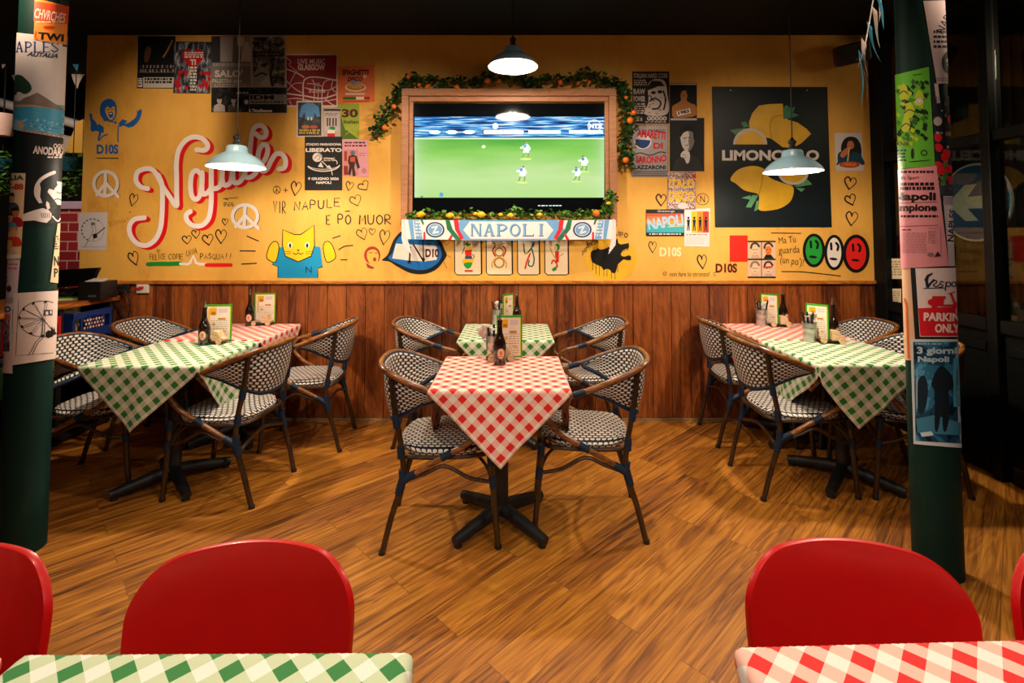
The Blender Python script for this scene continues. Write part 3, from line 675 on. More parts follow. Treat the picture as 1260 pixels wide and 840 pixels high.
# three sprayed faces
for cx, cy, rx, ry, c, lw in ((1001.5, 308, 12, 19, '#1c9a34', 3.6), (1026.5, 310.5, 10.5, 20, '#eee2d6', 3.6), (1053.5, 312, 14.5, 21.5, '#e01a14', 4.2)):
    a = wpaint(.0006 if cx > 1020 and cx < 1040 else 0); a.ell(cx, cy, rx, ry, mat(c, .5, var=.15, scale=9), 1); a.ring(cx, cy, rx, ry, lw, BLK, 1.5)
    a.stroke([(cx-4, cy-11), (cx-3.5, cy-4)], 3, BLK, 2); a.stroke([(cx+2.5, cy-11.5), (cx+5, cy-8), (cx+4, cy-3)], 3, BLK, 2); a.ell(cx-1, cy+8, 5, 1.6, BLK, 2, rot=6)
    par(a, 'painted_face', 'sprayed round face outlined in black')

# ================================================================ POSTERS ON THE YELLOW WALL (things)
G1, G2, G3, G4 = '#2a2828', '#625e5c', '#a49e9a', '#d8d0cc'
PG = photo_mat('grey_photo_print', [G1, G2, G3, G4], 22)
PDK = photo_mat('dark_photo_print', ['#121214', '#202224', '#3e3a36', '#7a6c62'], 20)
def poster(name, label, c, col, lift, fn, group='posters on the yellow wall', cat='poster'):
    a = Art(wm(.0006*lift)); a.paper(c, col, 1.0, 2.0)
    fn(a); o = a.build(name); return tag(o, label, cat, group)
def f(a):
    a.poly([(178, 64), (181, 57), (186, 60), (183, 74), (178, 76)], '#6a4630', 1.5, True); a.stroke([(201, 70), (206, 62), (212, 50)], 2, '#a8743c', 1.5); a.rect(171, 80, 213.5, 83.5, '#a89c94', 1.6); a.rect(171, 85, 213.5, 89, '#a89c94', 1.6)
    a.micro(171, 80, 213, 84, 1, '#2a2422', 2, .9); a.micro(171, 85, 213, 89, 1, '#2a2422', 2, .9); a.rect(176, 95, 214, 108, '#c8c0bc', 1.5); a.micro(178, 96, 212, 103.5, 2, '#1a1a1a', 2, .7); a.rect(169.5, 96, 175, 107, '#dcd4d0', 1.5); a.micro(170, 97, 174.5, 106, 3, '#1a1a1a', 2)
poster('concert_poster', 'black concert poster with grey text bars, leftmost along the top edge', [(170, 44.5), (216, 44.5), (214.5, 109), (168.5, 108.5)], '#101214', 0, f)
def f(a):
    P2 = photo_mat('street_photo_print', ['#10141c', '#2c3038', '#6a7080', '#b8b4b0', '#3a2a22'], 30, (1, 1, .35)); a.rect(214, 52, 259, 114, P2, 1.2)
    a.heart(237.3, 73, 28, 28, 1, '#b81424', 2, filled=True); a.micro(227, 64, 250, 72, 3, '#e8dcd8', 2.4, .6); a.text('TI', 234, 73, 241, 80, '#e8dcd8', 2.4, .03); a.micro(234, 82, 242, 113, 8, '#e0d8d0', 2, .6)
    for i in range(26):
        s = random.choice((-1, 1)); x = 237+s*random.uniform(7, 21); a.ell(x, random.uniform(88, 112), 2.2, 2.6, '#b81424', 1.8, n=9)
poster('flower_street_poster', 'street photo poster with a big red heart and red flowers', [(216, 51), (260.5, 51.5), (258.5, 115), (213, 114.5)], '#14161c', 1, f)
def f(a):
    a.rect(271, 45, 309, 76, '#a49c98', 1.3); a.poly([(287, 45), (296, 45), (294, 60), (299, 76), (286, 76)], '#6a6462', 1.6); a.poly([(299, 60), (303, 50), (309, 60), (309, 76), (296, 76)], '#d0c8c4', 1.6); a.rect(292, 45, 300, 57, '#d8d0cc', 1.7)
    a.rect(260.5, 45, 271, 107, '#34343a', 1.2); a.rect(260.5, 77, 310, 107, '#7c7876', 1.5); a.micro(262, 77.5, 310, 82, 1, '#a8a09c', 2, .9); a.text("SALO'", 264, 86, 299, 95, '#d8ccc4', 2, .03); a.text('PALESTRA delle', 261, 97, 297, 102, '#cfc6c0', 2, .02); a.micro(264, 103.5, 308, 108, 2, '#b8b0ac', 2)
poster('film_poster', 'grey film poster with pale capitals beside the hanging lamp cable', (260, 44.5, 310, 107), '#5a5656', 0, f)
def f(a):
    a.rect(311, 45.5, 350.5, 106, PG, 1.2); a.text('TU', 310, 52, 324, 58, BLK, 2, .03); a.text('GNI', 312, 45.5, 328, 49, BLK, 2, .03); a.micro(313, 63, 349, 71, 2, '#242020', 2, .6)
    a.poly([(310, 100), (314, 88), (322, 82), (330, 86), (334, 96), (332, 106), (312, 106)], '#9a9290', 1.6, True); a.poly([(320, 106), (326, 96), (333, 93), (335, 106)], '#b4aca8', 1.9, True); a.stroke([(314, 94), (322, 90), (328, 92)], 2, '#2c2a2a', 2.1); a.stroke([(336, 80), (333, 92), (335, 105)], 3, '#2c2a2a', 2)
poster('figure_photo_poster', 'torn grey photo poster of a bent body under black capitals', (308.5, 44, 352, 107), '#b0a8a6', 2, f)
def f(a):
    a.rect(260.5, 108, 306, 137.5, PDK, 1.2)
    for cx, c in ((270, '#c0b4b0'), (287.5, '#5c5856')): a.ell(cx, 123.5, 3, 4.2, '#c8b4aa', 1.9); a.poly([(cx-7.5, 137.5), (cx-6.5, 130), (cx-2, 127.5), (cx+2, 127.5), (cx+6.5, 130), (cx+7, 137.5)], c, 1.6); a.ell(cx, 120.5, 3, 1.6, '#1a1614', 2.1)
    a.poly([(286, 127.5), (289, 127.5), (287.5, 133)], '#d8d0cc', 2); a.ell(303, 125.5, 2.5, 3, '#c8bcb4', 1.6); a.micro(291, 113, 306, 117, 1, '#b8b0a8', 1.8)
poster('portrait_poster', 'dark photo poster of two men standing side by side', (260, 107.4, 306.3, 138), '#121314', 3, f)
def f(a):
    a.rect(306.5, 108, 352.5, 121, PDK, 1.2); a.rect(307, 116, 352.5, 128, '#8c8886', 1.4); a.text('IDM', 308, 117, 337, 122.5, '#141414', 2, .03); a.rect(307, 128, 352.5, 138.5, '#22221f', 1.4); a.text("L'Italiano", 306.5, 133.8, 335, 138, '#e4dcd4', 2, .03); a.micro(309, 124.5, 350, 128, 1, '#3a3838', 2)
poster('band_poster', 'grey and black poster strip with dark capitals under the bent body poster', (306.3, 107.2, 353.3, 139), '#6a6866', 4, f)
def f(a):
    r = '#8a1a22'; a.rect(352.5, 68, 414, 129.5, r, 1.3); w = '#dcc8c0'
    a.text('LIVE MUSIC', 366.5, 72.5, 400, 78.5, w, 2, .01); a.text('GLASGOW', 366.5, 79, 400, 86.5, w, 2, .03)
    for st, t in (([(353, 85), (366, 90), (374, 95)], 1.4), ([(374, 131), (373, 104), (378, 96), (392, 95), (414, 99)], 1.5), ([(353, 115), (375, 118), (396, 121), (414, 116)], 1.6), ([(353, 100), (364, 110), (374, 115)], .9), ([(357, 102), (362, 92), (364, 90)], .9), ([(375, 108), (390, 111), (404, 111), (414, 106)], .9), ([(386, 129), (387, 105), (384, 98)], .8), ([(391, 123), (392, 108)], .7), ([(396, 123), (397, 106), (402, 99), (414, 98)], 1), ([(353, 122), (366, 121), (390, 125), (414, 122)], 1), ([(400, 122), (408, 128), (413, 130)], 1), ([(404, 113), (402, 122)], .8), ([(378, 103), (386, 103), (396, 106)], .7), ([(353, 71), (358, 76), (356, 80), (366, 88)], .7), ([(410, 98), (408, 108), (414, 114)], .8), ([(353, 112), (362, 103), (374, 102)], .7), ([(360, 131), (356, 124)], .8)): a.stroke(st, t, w, 1.7)
    a.micro(380, 110, 400, 115, 2, w, 2, .5); a.ell(391, 104, 3, 2.2, '#8a8f9a', 2)
poster('street_map_poster', 'dark red street map poster with a white border', (351, 66, 415.5, 131.5), '#d8ccc6', 1, f)
def f(a):
    a.text('SPAGHETTI', 421, 85.5, 453.5, 92.5, '#3a1a10', 2, .03, shear=1); a.text('DISCO', 428, 94.5, 446, 100, '#3a1a10', 2, .03, shear=1); a.ell(449, 94, 2.4, 2.4, '#f0b8a0', 2)
    a.ell(437.5, 107.5, 13, 5.4, '#e8d4b4', 1.6); a.ell(437.5, 107, 11, 4, '#b86a14', 2); 
    for i in range(7): a.stroke([(428+i*2.5, 109), (431+i*2.2, 104.5), (434+i*1.8, 108.5)], .6, '#e8b04a', 2.3)
    a.ell(434.5, 101.5, 3, 3, '#8a94a0', 2.3); a.ell(441, 102.5, 2.6, 2.6, '#9aa8c0', 2.3); a.rect(425, 114.5, 449, 116.5, '#e8d4c0', 2); a.rect(422, 119, 438, 122.5, '#2a6a2a', 2); a.rect(438, 119, 448, 122.5, '#e8dcd0', 2); a.rect(448, 119, 455, 122.5, '#b02020', 2); a.rect(422, 124, 454, 125.2, '#a05030', 2)
poster('food_night_poster', 'orange poster with a plate of pasta below slanted dark lettering', [(415, 82.5), (460.5, 79.5), (461, 125), (415.5, 128)], '#e0703c', 2, f)
def f(a):
    a.text('30', 420.5, 134, 440.5, 144.5, '#5a1a1e', 2, .04); a.text('Italian', 423, 147.5, 441, 152, '#2a2a18', 2, .02); a.stroke([(425, 160), (428, 156), (430, 160), (434, 155), (436, 158), (441, 154)], .6, '#b8b050', 2); a.stroke([(425, 166), (430, 162), (434, 164)], .6, '#b8b050', 2); a.poly([(415, 128), (420, 145), (424, 158), (441, 171), (417, 171)], '#4c6a1c', 1.5)
poster('italian_products_poster', 'lime green poster with the number 30, below the pasta poster', (411.5, 127.5, 442, 171), '#96a62c', 0, f)
def f(a):
    a.rect(366.5, 126, 395.5, 167, PDK, 1.2); a.poly([(371, 130), (377, 127), (385, 127), (392, 131), (394, 143), (390, 144), (387, 138), (386, 147), (376, 147), (375, 138), (371, 145), (368, 143)], mat('#1c78b8', .5, var=.3, scale=30), 1.7); a.text('11', 378.5, 144, 384, 148, '#e8d8b0', 2, .04); a.ell(376, 156, 5, 2.4, '#a86a30', 1.8); a.ell(386, 156, 5, 2, '#b04838', 1.8); a.micro(368, 159, 394, 165.5, 2, '#b8983c', 2, .75)
poster('shirt_poster', 'dark poster of a light blue shirt with yellow lines of text', (364.8, 124, 397, 169), '#d0c4b8', 3, f)
def f(a):
    a.rect(399, 135.5, 417, 161, '#c4b4b4', 1.3); a.rect(398.5, 134, 419, 136.5, '#3a2a26', 1.6); a.micro(400, 139, 416, 143, 2, '#7a6a6a', 1.9); 
    for x in (402, 405, 409, 412.5): a.rect(x, 145, x+1.8, 155, '#4a3c3a', 1.9)
    a.poly([(404, 158), (408, 155), (413, 157), (411, 160)], '#1a8a3a', 2); a.rect(403, 160, 412, 164, '#e8e0d8', 2); a.rect(403, 164, 412, 168, '#c81a24', 2.1)
poster('ceramic_photo_poster', 'small pale photo card with a green, white and red ribbon', (397.5, 132.5, 419, 168), '#b8a8a0', 2, f)
def f(a):
    w = '#e0d4cc'; a.text('STADIO MARADONA', 376.5, 176, 420, 179, w, 2, .03); a.text('LIBERATO', 376, 182, 420.5, 187, w, 2, .05); a.text('9 GIUGNO 2026', 379, 218, 417, 221.5, w, 2, .04); a.text('NAPOLI', 389, 223, 407.5, 226.2, w, 2, .04)
    a.ell(390.5, 193.5, 6, 5.6, w, 1.6); a.stroke([(387, 195), (391, 191), (394, 194), (391, 197)], .7, G1, 2); a.stroke([(391, 189.5), (394, 190), (396, 194)], .6, G1, 2); a.stroke([(396, 198), (402, 204), (407, 208), (409, 215)], 1, w, 1.8)
    for ry, lw in ((8.5, 1.4), (6.2, .8)): a.stroke([(398+20*math.cos(R(t)), 202+ry*math.sin(R(t))) for t in range(10, 175, 15)], lw, w, 1.6)
    a.stroke([(398+17*math.cos(R(t)), 200+6*math.sin(R(t))) for t in range(-80, 20, 12)], .9, w, 1.6); a.micro(398, 194, 412, 199, 3, w, 1.6, .4); a.poly([(391, 205), (395, 199), (398, 206)], w, 1.7); a.poly([(401, 206), (405, 203), (408, 207)], w, 1.7)
poster('stadium_concert_poster', 'black poster with a white rose drawn over a stadium', (375, 168, 421, 234), '#161718', 4, f)
def f(a):
    a.micro(424, 174.5, 451, 182, 2, '#3a2020', 2, .5); a.rect(423, 184, 441, 216, '#c88880', 1.3); a.ell(434, 188, 3, 2.8, '#5a6a84', 2.2); a.poly([(429, 192), (434, 190), (439, 192), (443, 206), (440, 208), (437, 199), (436, 206), (438, 216), (434, 217), (433, 207), (431, 216), (428, 214), (430, 204), (428, 199)], '#3a2424', 1.9); a.rect(431, 193, 437, 199, '#d04a2a', 2.2); a.rect(423, 204, 428, 215, '#8a2a24', 1.8); a.rect(423.5, 186, 427, 198, '#a8302a', 1.8); a.micro(442, 188, 450, 193, 2, '#9a6068', 2, .4); a.ell(448, 210, 3, 3.5, '#c07a84', 1.8)
poster('newspaper_page', 'pink newspaper page with a racing cyclist', [(421, 171.5), (452.5, 172), (453.5, 217.5), (422, 216.5)], '#d898a4', 3, f, cat='newspaper')
def f(a):
    w = '#b8a8a0'; a.text('ITALIAN HARD CORE', 780, 90, 821.5, 96, w, 2, .03); a.micro(780, 98, 796, 106, 3, w, 2, .6); a.text('RAW', 779.5, 109, 794, 116, w, 2, .03); a.text('POWER', 779.5, 118, 794, 125, w, 2, .03); a.micro(780, 127, 795, 141, 5, w, 2, .6)
    a.poly([(797, 108), (800, 100), (808, 97), (818, 100), (821, 115), (821, 140), (794, 141), (798, 125)], w, 1.5, True)
    a.poly([(797, 106), (802, 99), (813, 100), (818, 106), (810, 106), (803, 109), (797, 111)], BLK, 1.9); a.ell(804, 114, 3, 2, BLK, 2); a.ell(812, 113, 3, 2, BLK, 2); a.stroke([(800, 124), (806, 121), (813, 126), (810, 133), (803, 134)], 2, BLK, 2); a.stroke([(816, 112), (819, 122), (817, 134)], 2, BLK, 2); a.stroke([(799, 117), (802, 120), (799, 125)], 1, BLK, 2)
    for i in range(20): x = random.uniform(797, 820); y = random.uniform(118, 139); a.line(x, y, x+2.5, y+random.uniform(-1, 2), .6, BLK, 2)
    a.text('00000', 796, 143, 820.5, 148.5, w, 2, .06); a.text('21', 782, 144.5, 790, 149, w, 2, .04); a.micro(794, 149.3, 821, 151.5, 1, w, 2)
poster('punk_poster', 'black and white hand-drawn punk poster of a capped figure, beside the garland', (778, 88, 823.5, 152), '#15130f', 1, f)
def f(a):
    a.rect(824.5, 102.5, 857, 104.5, '#b8b0b4', 1.6); a.poly([(827, 136), (828, 130), (835, 126), (838, 122), (836, 114), (838, 108), (845, 108), (847, 114), (845, 123), (850, 127), (856, 130), (856, 142), (830, 145)], '#a87038', 1.6, True); a.poly([(835, 116), (837, 107.5), (845, 107), (848, 114), (846, 118), (844, 111), (839, 112), (837, 118)], '#20140c', 2); a.line(839, 118, 843, 118, .8, '#5a3018', 2)
    a.poly([(832, 137), (849, 133), (850, 139), (834, 143)], '#e0d4cc', 2); a.text('1983', 834.5, 135.5, 848, 140, BLK, 2.4, .03, rot=-12)
poster('cabaret_poster', 'small dark poster of bare shoulders holding a pale name board', (824, 102, 857.5, 146), '#0e1010', 0, f)
def f(a):
    a.rect(778.5, 154.5, 821.5, 216, mat('#8e8688', .4, var=.2, scale=8), 1.2); a.text('AMARETTI', 784, 160, 819, 170, '#c8142a', 2, .05, rot=6); a.ell(791, 174.5, 10.5, 8.8, '#dcd4d0', 1.6, n=30); a.poly([(781.5, 171)]+[(791+9.3*math.cos(R(t)), 172.5+10*math.sin(R(t))) for t in range(0, 181, 15)][::1]+[(782, 171)], '#1a3f78', 2)
    a.text('DI', 804, 175.5, 815.5, 183, '#c8142a', 2, .05); a.text('SARONNO', 782, 190, 820, 199, '#c8142a', 2, .05, rot=-2, arch=-2); a.stroke([(781, 190), (788, 188), (800, 191), (812, 187), (819, 188)], 1.3, '#2a2224', 1.8); a.text('LAZZARONI', 780.5, 203.2, 819, 208.3, '#17151a', 2, .05)
    for i in range(4): a.rect(779, 210+i*1.7, 821.5, 210.8+i*1.7, '#3a3640', 1.8)
    a.micro(798, 159.5, 818, 161.5, 1, '#3a3640', 1.8)
poster('biscuit_poster', 'grey and red vintage biscuit poster with a dark blue half disc', (777, 153, 822.5, 217.5), '#787074', 2, f)
def f(a):
    a.rect(825, 145.5, 857.5, 148, '#a8a0a4', 1.6);
    sk = '#bcb4b2'; a.poly([(828, 210), (830, 199), (838, 192), (850, 190), (860, 196), (865, 210)], '#2a2a2d', 1.2); a.poly([(837, 166), (841, 160), (848, 158), (854, 163), (854.5, 173), (852, 181), (847, 186.5), (841.5, 184), (838.5, 178), (837, 171)], '#6e6866', 1.5, True); a.poly([(837.5, 167), (841, 161), (846, 160), (848, 166), (847, 174), (848, 180), (845.5, 185.5), (841.5, 183), (838.8, 177)], sk, 1.65, True); a.poly([(836, 166), (837.5, 158), (843, 153), (851, 153.5), (856, 159), (855.5, 169), (853.5, 172), (852.5, 163), (847, 161), (841, 163.5), (838, 168)], '#101010', 2, True); a.line(840.5, 170, 845, 169.4, 1, '#2a2828', 2); a.line(847, 169, 850, 169, 1, '#2a2828', 2); a.line(843.5, 178.8, 847, 178.6, 1, '#5a5454', 2); a.stroke([(842.5, 170), (842, 175)], .7, '#7a7474', 2)
    a.poly([(838, 189), (842, 185), (847, 186), (849, 191), (848, 199), (845, 201), (842, 195), (838, 193)], '#c8c0be', 1.8, True); a.stroke([(839, 190), (845, 191)], .6, '#3a3838', 2.1); a.stroke([(839, 193), (845, 194)], .6, '#3a3838', 2.1)
poster('portrait_poster', 'dark portrait poster of a man with a hand at his chin', (824, 145, 866.5, 210.5), '#1b1b1d', 3, f)
def f(a):
    a.rect(821.5, 212.5, 855.5, 256.5, photo_mat('collage_print', ['#4a2a2a', '#b8b0b0', '#8a4a3a', '#d0c8c4', '#c02830', '#5a5054'], 26), 1.2); a.text('ITALO', 823, 220, 854.5, 231.5, '#e8b41c', 2, .06); a.text('DISCO', 823, 235, 854.5, 248, '#e8b41c', 2, .06); a.ell(840, 253, 6, 4, '#dcc8c0', 1.7); a.poly([(850, 212), (853, 215), (856, 213), (856, 219), (852, 218)], '#c02030', 1.8)
poster('dance_music_poster', 'colourful collage poster with rounded yellow capitals', (821, 211.5, 856, 257.5), '#8a7a78', 4, f)
def f(a):
    a.rect(795.5, 262.5, 841.5, 267, '#e0522a', 1.4); a.rect(795.5, 266, 841.5, 271, '#ea7a30', 1.6); a.rect(795.5, 271, 841.5, 278, '#eaa038', 1.4); a.rect(795.5, 276, 841.5, 286, '#38aab8', 1.7); a.text('NAPOLI', 797, 266, 841, 280, '#a8c4dc', 2, .07, rot=-8); a.text('NAPOLI', 797, 265.4, 841, 279.4, '#3a5a80', 1.9, .09, rot=-8); a.text('Greetings', 809, 258.5, 830, 261.5, '#e8dcd0', 2, .0); a.micro(799, 287, 838, 289, 1, '#e0d8d0', 2, .8); a.line(822, 279, 841, 278, .8, '#e8d048', 2)
poster('postcard_poster', 'wide sunset-coloured poster with slanted pale blue block letters', (795, 257.5, 842, 290.5), '#15141a', 5, f)
def f(a):
    for i, c in enumerate(('#e4dcd6', '#e8b820', '#e88a1c', '#d83a1c')):
        x = 843.5+i*7.2; a.rect(x, 260, x+7.2, 286, c, 1.4); q = x+3.6; a.ell(q, 268, 1.3, 1.6, BLK, 2); a.poly([(q-2, 270), (q+2, 270), (q+1.4, 276), (q+1.6, 284), (q+.4, 284), (q, 277), (q-1, 284), (q-2, 284), (q-1.4, 276)], BLK, 2)
    a.micro(844.5, 288, 870, 290.5, 1, '#8a807c', 1.8, .5); a.micro(844.5, 292, 866, 301, 5, '#b0a6a4', 1.8, .25)
poster('four_figures_poster', 'white card with four black figures on coloured stripes', [(842, 257), (874, 256), (873, 303.5), (842, 303)], '#ddd0cc', 4, f)
poster('red_sheet', 'blank bright red sheet above the dark red stencilled word', (897.8, 289.5, 920, 322), '#dc2a1c', 0, lambda a: None, cat='sheet')
def f(a):
    for i, (x, y) in enumerate(((921, 298), (937.5, 298), (921, 321), (937.5, 321))):
        a.rect(x, y, x+15.8, y+20, '#dcb898', 1.3); cx, cy = x+8, y+9; a.ell(cx, cy+1, 4, 5.5, '#e8c4a0' if i != 1 else '#e07a2a', 1.7); a.stroke([(cx-5, cy-2), (cx-3, cy-7), (cx+2, cy-7.5), (cx+5, cy-4)], 2.4, '#3a3030' if i != 2 else '#8a6a5a', 2); a.poly([(cx-6, y+20), (cx-3, cy+6), (cx+3, cy+6), (cx+7, y+20)], (['#c8a088', '#17171c', '#d0a890', '#b8a098'])[i], 1.6); a.line(cx-3, cy, cx-.5, cy, .8, INK, 2); a.line(cx+1, cy, cx+3, cy, .8, INK, 2); a.line(cx-1.5, cy+4, cx+1.5, cy+4, .7, '#7a3020', 2)
    a.stroke([(940, 329), (950, 328)], 2, '#c83030', 2.2)
    for y in (297, 319, 341): a.rect(920, y-.9, 954.5, y+.9, BLK, 2.2)
    a.rect(936.6, 297, 937.4, 341, BLK, 2.2)
poster('four_portraits_poster', 'small poster of four drawn heads in a grid between red sheet and slogan', (920, 296, 954.5, 342), '#d8b494', 2, f)
def f(a):
    a.poly([(1036, 190), (1035, 180), (1039, 171), (1046, 168), (1054, 170), (1059, 178), (1060, 190), (1056, 194), (1040, 194)], '#241a18', 1.5, True); a.ell(1046.5, 179, 4.4, 6, '#c87a4a', 1.9); a.poly([(1031, 199), (1031, 190), (1037, 186), (1056, 188), (1061, 194), (1062, 203), (1031, 203)], '#1c4258', 1.7, True); a.poly([(1034, 190), (1041, 182), (1045, 184), (1042, 190), (1037, 194)], '#c87a4a', 2.1, True); a.stroke([(1045, 182), (1044, 190), (1043, 198)], 1.4, '#e8c88a', 2.3)
    a.poly([(1041, 181), (1046, 184), (1050, 182), (1049, 189), (1043, 190)], '#2a1c18', 2); a.ell(1045.5, 203.5, 14.5, 5, '#d8d0cc', 2.4); a.ell(1045.5, 202.5, 13, 4, '#c8442a', 2.6)
    for i in range(6): a.stroke([(1036+i*3, 204), (1040+i*2.4, 200.5), (1043+i*2, 204)], .6, '#e8a04a', 2.9)
poster('pasta_eater_print', 'white print of a curly-haired person eating pasta', [(1027, 163.5), (1060, 163.5), (1063, 210), (1028.5, 210)], '#d0ccd0', 1, f)
def f(a):
    a.ring(114, 283, 14, 14, .35, '#5a5450', 1.5)
    for i in range(10): t = R(120+i*20); a.ell(114+13.5*math.cos(t), 283+13.5*math.sin(t), 1.1, .8, INK, 1.7)
    a.rect(112, 273.5, 117, 277, '#6a6462', 1.6); a.stroke([(113, 277), (114, 285), (109, 295), (104, 304)], .6, '#4a4442', 1.6); a.stroke([(117, 277), (118, 286), (114, 296)], .5, '#4a4442', 1.6); a.poly([(114, 288), (119, 287), (120, 292), (115, 294)], INK, 1.8); a.line(119, 288, 129, 280, 1.2, INK, 1.8); a.rect(99, 303.5, 130, 303.9, '#6a6462', 1.6)
poster('wheel_sketch_print', 'white line drawing sheet at the left end of the yellow wall', [(97.5, 261.5), (132.5, 261), (131, 308), (95.5, 307.5)], '#c8c0c0', 1, f)
# the big lemon board
def S8(p): return [(870+x/4.31, 95+y/4.31) for x, y in p]
a = Art(wm(.004)); a.paper([(876, 106.5), (1018, 107), (1023.5, 279.5), (880, 279.5)], mat('#0f191d', .42, var=.15, scale=5, name='dark_slate_board', spec=.25), 1.0, 7.0)
lem = mat('#c89a14', .5, var=.28, scale=9, name='painted_lemon_yellow')
a.poly(S8([(402, 140), (330, 142), (275, 150), (240, 190), (222, 240), (228, 290), (260, 310), (340, 325), (400, 370), (450, 376), (500, 350), (552, 300), (530, 275), (480, 240), (430, 225), (405, 200)]), lem, 2)
a.stroke(S8([(405, 200), (350, 215), (335, 260), (340, 320)]), 1, '#96700c', 2.4)
for p in ([(402, 165), (420, 145), (445, 165), (468, 155), (455, 190), (490, 200), (450, 215), (405, 222)], [(120, 280), (200, 268), (215, 285), (150, 305)], [(180, 240), (205, 235), (222, 262), (195, 266)]): a.poly(S8(p), mat('#2f6a44', .5, var=.35, scale=20), 2.2)
a.ell(*S8([(229, 356)])[0], 21, 20, '#b8aca4', 2.6, a0=180, a1=360); a.ell(*S8([(229, 356)])[0], 17.5, 16, lem, 3, a0=180, a1=360)
a.poly(S8([(124, 540), (165, 490), (240, 470), (300, 485), (330, 530), (400, 560), (455, 580), (455, 630), (430, 670), (370, 700), (280, 706), (275, 660), (270, 620), (200, 600), (155, 565)]), lem, 2, True)
a.stroke(S8([(300, 490), (290, 560), (275, 620)]), 1, '#96700c', 2.4)
for p in ([(182, 640), (230, 625), (235, 650)], [(205, 690), (240, 625), (272, 625), (235, 690)], [(250, 712), (262, 655), (275, 655), (272, 700)], [(460, 580), (530, 540), (558, 568), (490, 580)], [(470, 585), (520, 590), (500, 608)]): a.poly(S8(p), mat('#4f8a5c', .5, var=.35, scale=20), 2.2)
a.ell(*S8([(458, 510)])[0], 18.5, 14, '#b8aca4', 2.6, a0=0, a1=180); a.ell(*S8([(458, 510)])[0], 15, 11, lem, 3, a0=0, a1=180)
a.text('LIMONCELLO', 888.5, 185.5, 1008, 198.5, '#4a4648', 3.2, .05); a.text('LIMONCELLO', 888.5, 184.5, 1008, 197.5, '#c8c0bc', 3.6, .05)
for x in (899, 993): a.ell(x, 111, .8, .8, '#b0b0a8', 2)
tag(a.build('lemon_board'), 'large dark painted board with yellow lemons and pale capitals', 'board')

# ================================================================ TELEVISION IN ITS WOODEN FRAME
M_OAKF = wood_mat('frame_wood', '#95603a', '#a87048', '#b67c50', 'x', rough=0.5)
FY = WY-0.075
tvf = thing('wooden_tv_frame', 'large wooden box frame around the television on the yellow wall', 'frame', at(628, 270, FY))
def px_rect(x0, y0, x1, y1, Y): a = at(x0, y0, Y); b = at(x1, y1, Y); return a.x, a.z, b.x, b.z
L0 = tvf.location
def frame_ring(o, i, y0, y1):
    (ax, az, bx, bz), (cx, cz, dx, dz) = o, i; mb = MB(); ym = (y0+y1)/2; d = abs(y1-y0)
    mb.box(((ax+bx)/2-L0.x, ym-L0.y, (az+cz)/2-L0.z), (bx-ax, d, az-cz)); mb.box(((ax+bx)/2-L0.x, ym-L0.y, (bz+dz)/2-L0.z), (bx-ax, d, dz-bz))
    mb.box(((ax+cx)/2-L0.x, ym-L0.y, (cz+dz)/2-L0.z), (cx-ax, d, cz-dz)); mb.box(((dx+bx)/2-L0.x, ym-L0.y, (cz+dz)/2-L0.z), (bx-dx, d, cz-dz)); return mb
OUT = px_rect(494, 108.5, 760, 278, FY); MID = px_rect(502.5, 117.5, 751, 272, FY); INN = px_rect(507.5, 123.5, 746, 269, FY)
frame_ring(OUT, MID, FY, WY-.001).build('outer_frame', M_OAKF, tvf, smooth=False, bevel=.004)
frame_ring(MID, INN, FY+.025, WY-.001).build('inner_frame', M_OAKF, tvf, smooth=False, bevel=.003)
TY = WY-0.035
tv = thing('television', 'large flat television showing a football match in the wooden frame', 'television', at(627, 262, TY))
sx0, sz1, sx1, sz0 = px_rect(508, 127, 745.5, 262, TY); T0 = tv.location
MB().box(((sx0+sx1)/2-T0.x, 0.014, (sz0+sz1)/2-T0.z), (sx1-sx0, 0.028, sz1-sz0)).build('bezel', mat('#070a0c', .06, name='glossy_black_plastic', spec=.6), tv, smooth=False, bevel=.003)
def tv_material():
    m, nt, b = new_mat('football_match_picture')
    uv = nt.nodes.new('ShaderNodeTexCoord').outputs['UV']; s = nd(nt, 'SeparateXYZ', {0: uv}); v = s.outputs[1]
    # v = 0 top, 1 bottom
    st = nd(nt, 'TexNoise', {'Vector': nd(nt, 'Mapping', {'Vector': uv, 'Scale': (7, 46, 1)}).outputs[0], 'Scale': 1.0, 'Detail': 4.0, 'Distortion': .3})
    stand = ramp(nt, st.outputs[0], [(.36, lin('#08204a')), (.45, lin('#0f62b4')), (.53, lin('#46aae6')), (.62, lin('#d8eefc'))])
    nz = nd(nt, 'TexNoise', {'Vector': nd(nt, 'Mapping', {'Vector': uv, 'Scale': (2.2, 5, 1)}).outputs[0], 'Scale': 1.0, 'Detail': 2.0})
    grass = ramp(nt, mth(nt, 'ADD', mth(nt, 'MULTIPLY', v, .8), mth(nt, 'MULTIPLY', nz.outputs[0], .3)), [(.3, lin('#35a030')), (.5, lin('#8ccf5c')), (.75, lin('#c2e49a')), (.95, lin('#b4de8a'))])
    edge = mth(nt, 'MULTIPLY', mth(nt, 'ABSOLUTE', mth(nt, 'SUBTRACT', s.outputs[0], .5)), 2.0)
    grass = mixc(nt, mth(nt, 'MULTIPLY', mth(nt, 'POWER', edge, 14.0), .5), grass, lin('#d8f0c8'))
    col = mixc(nt, mth(nt, 'GREATER_THAN', v, .255), stand, grass)
    line = mth(nt, 'MULTIPLY', mth(nt, 'GREATER_THAN', v, .265), mth(nt, 'LESS_THAN', v, .28))
    col = mixc(nt, line, col, lin('#e6f6e0'))
    b.inputs['Base Color'].default_value = (.01, .01, .01, 1); b.inputs['Roughness'].default_value = .05
    nt.links.new(col, b.inputs['Emission Color']); b.inputs['Emission Strength'].default_value = 1.05
    return m
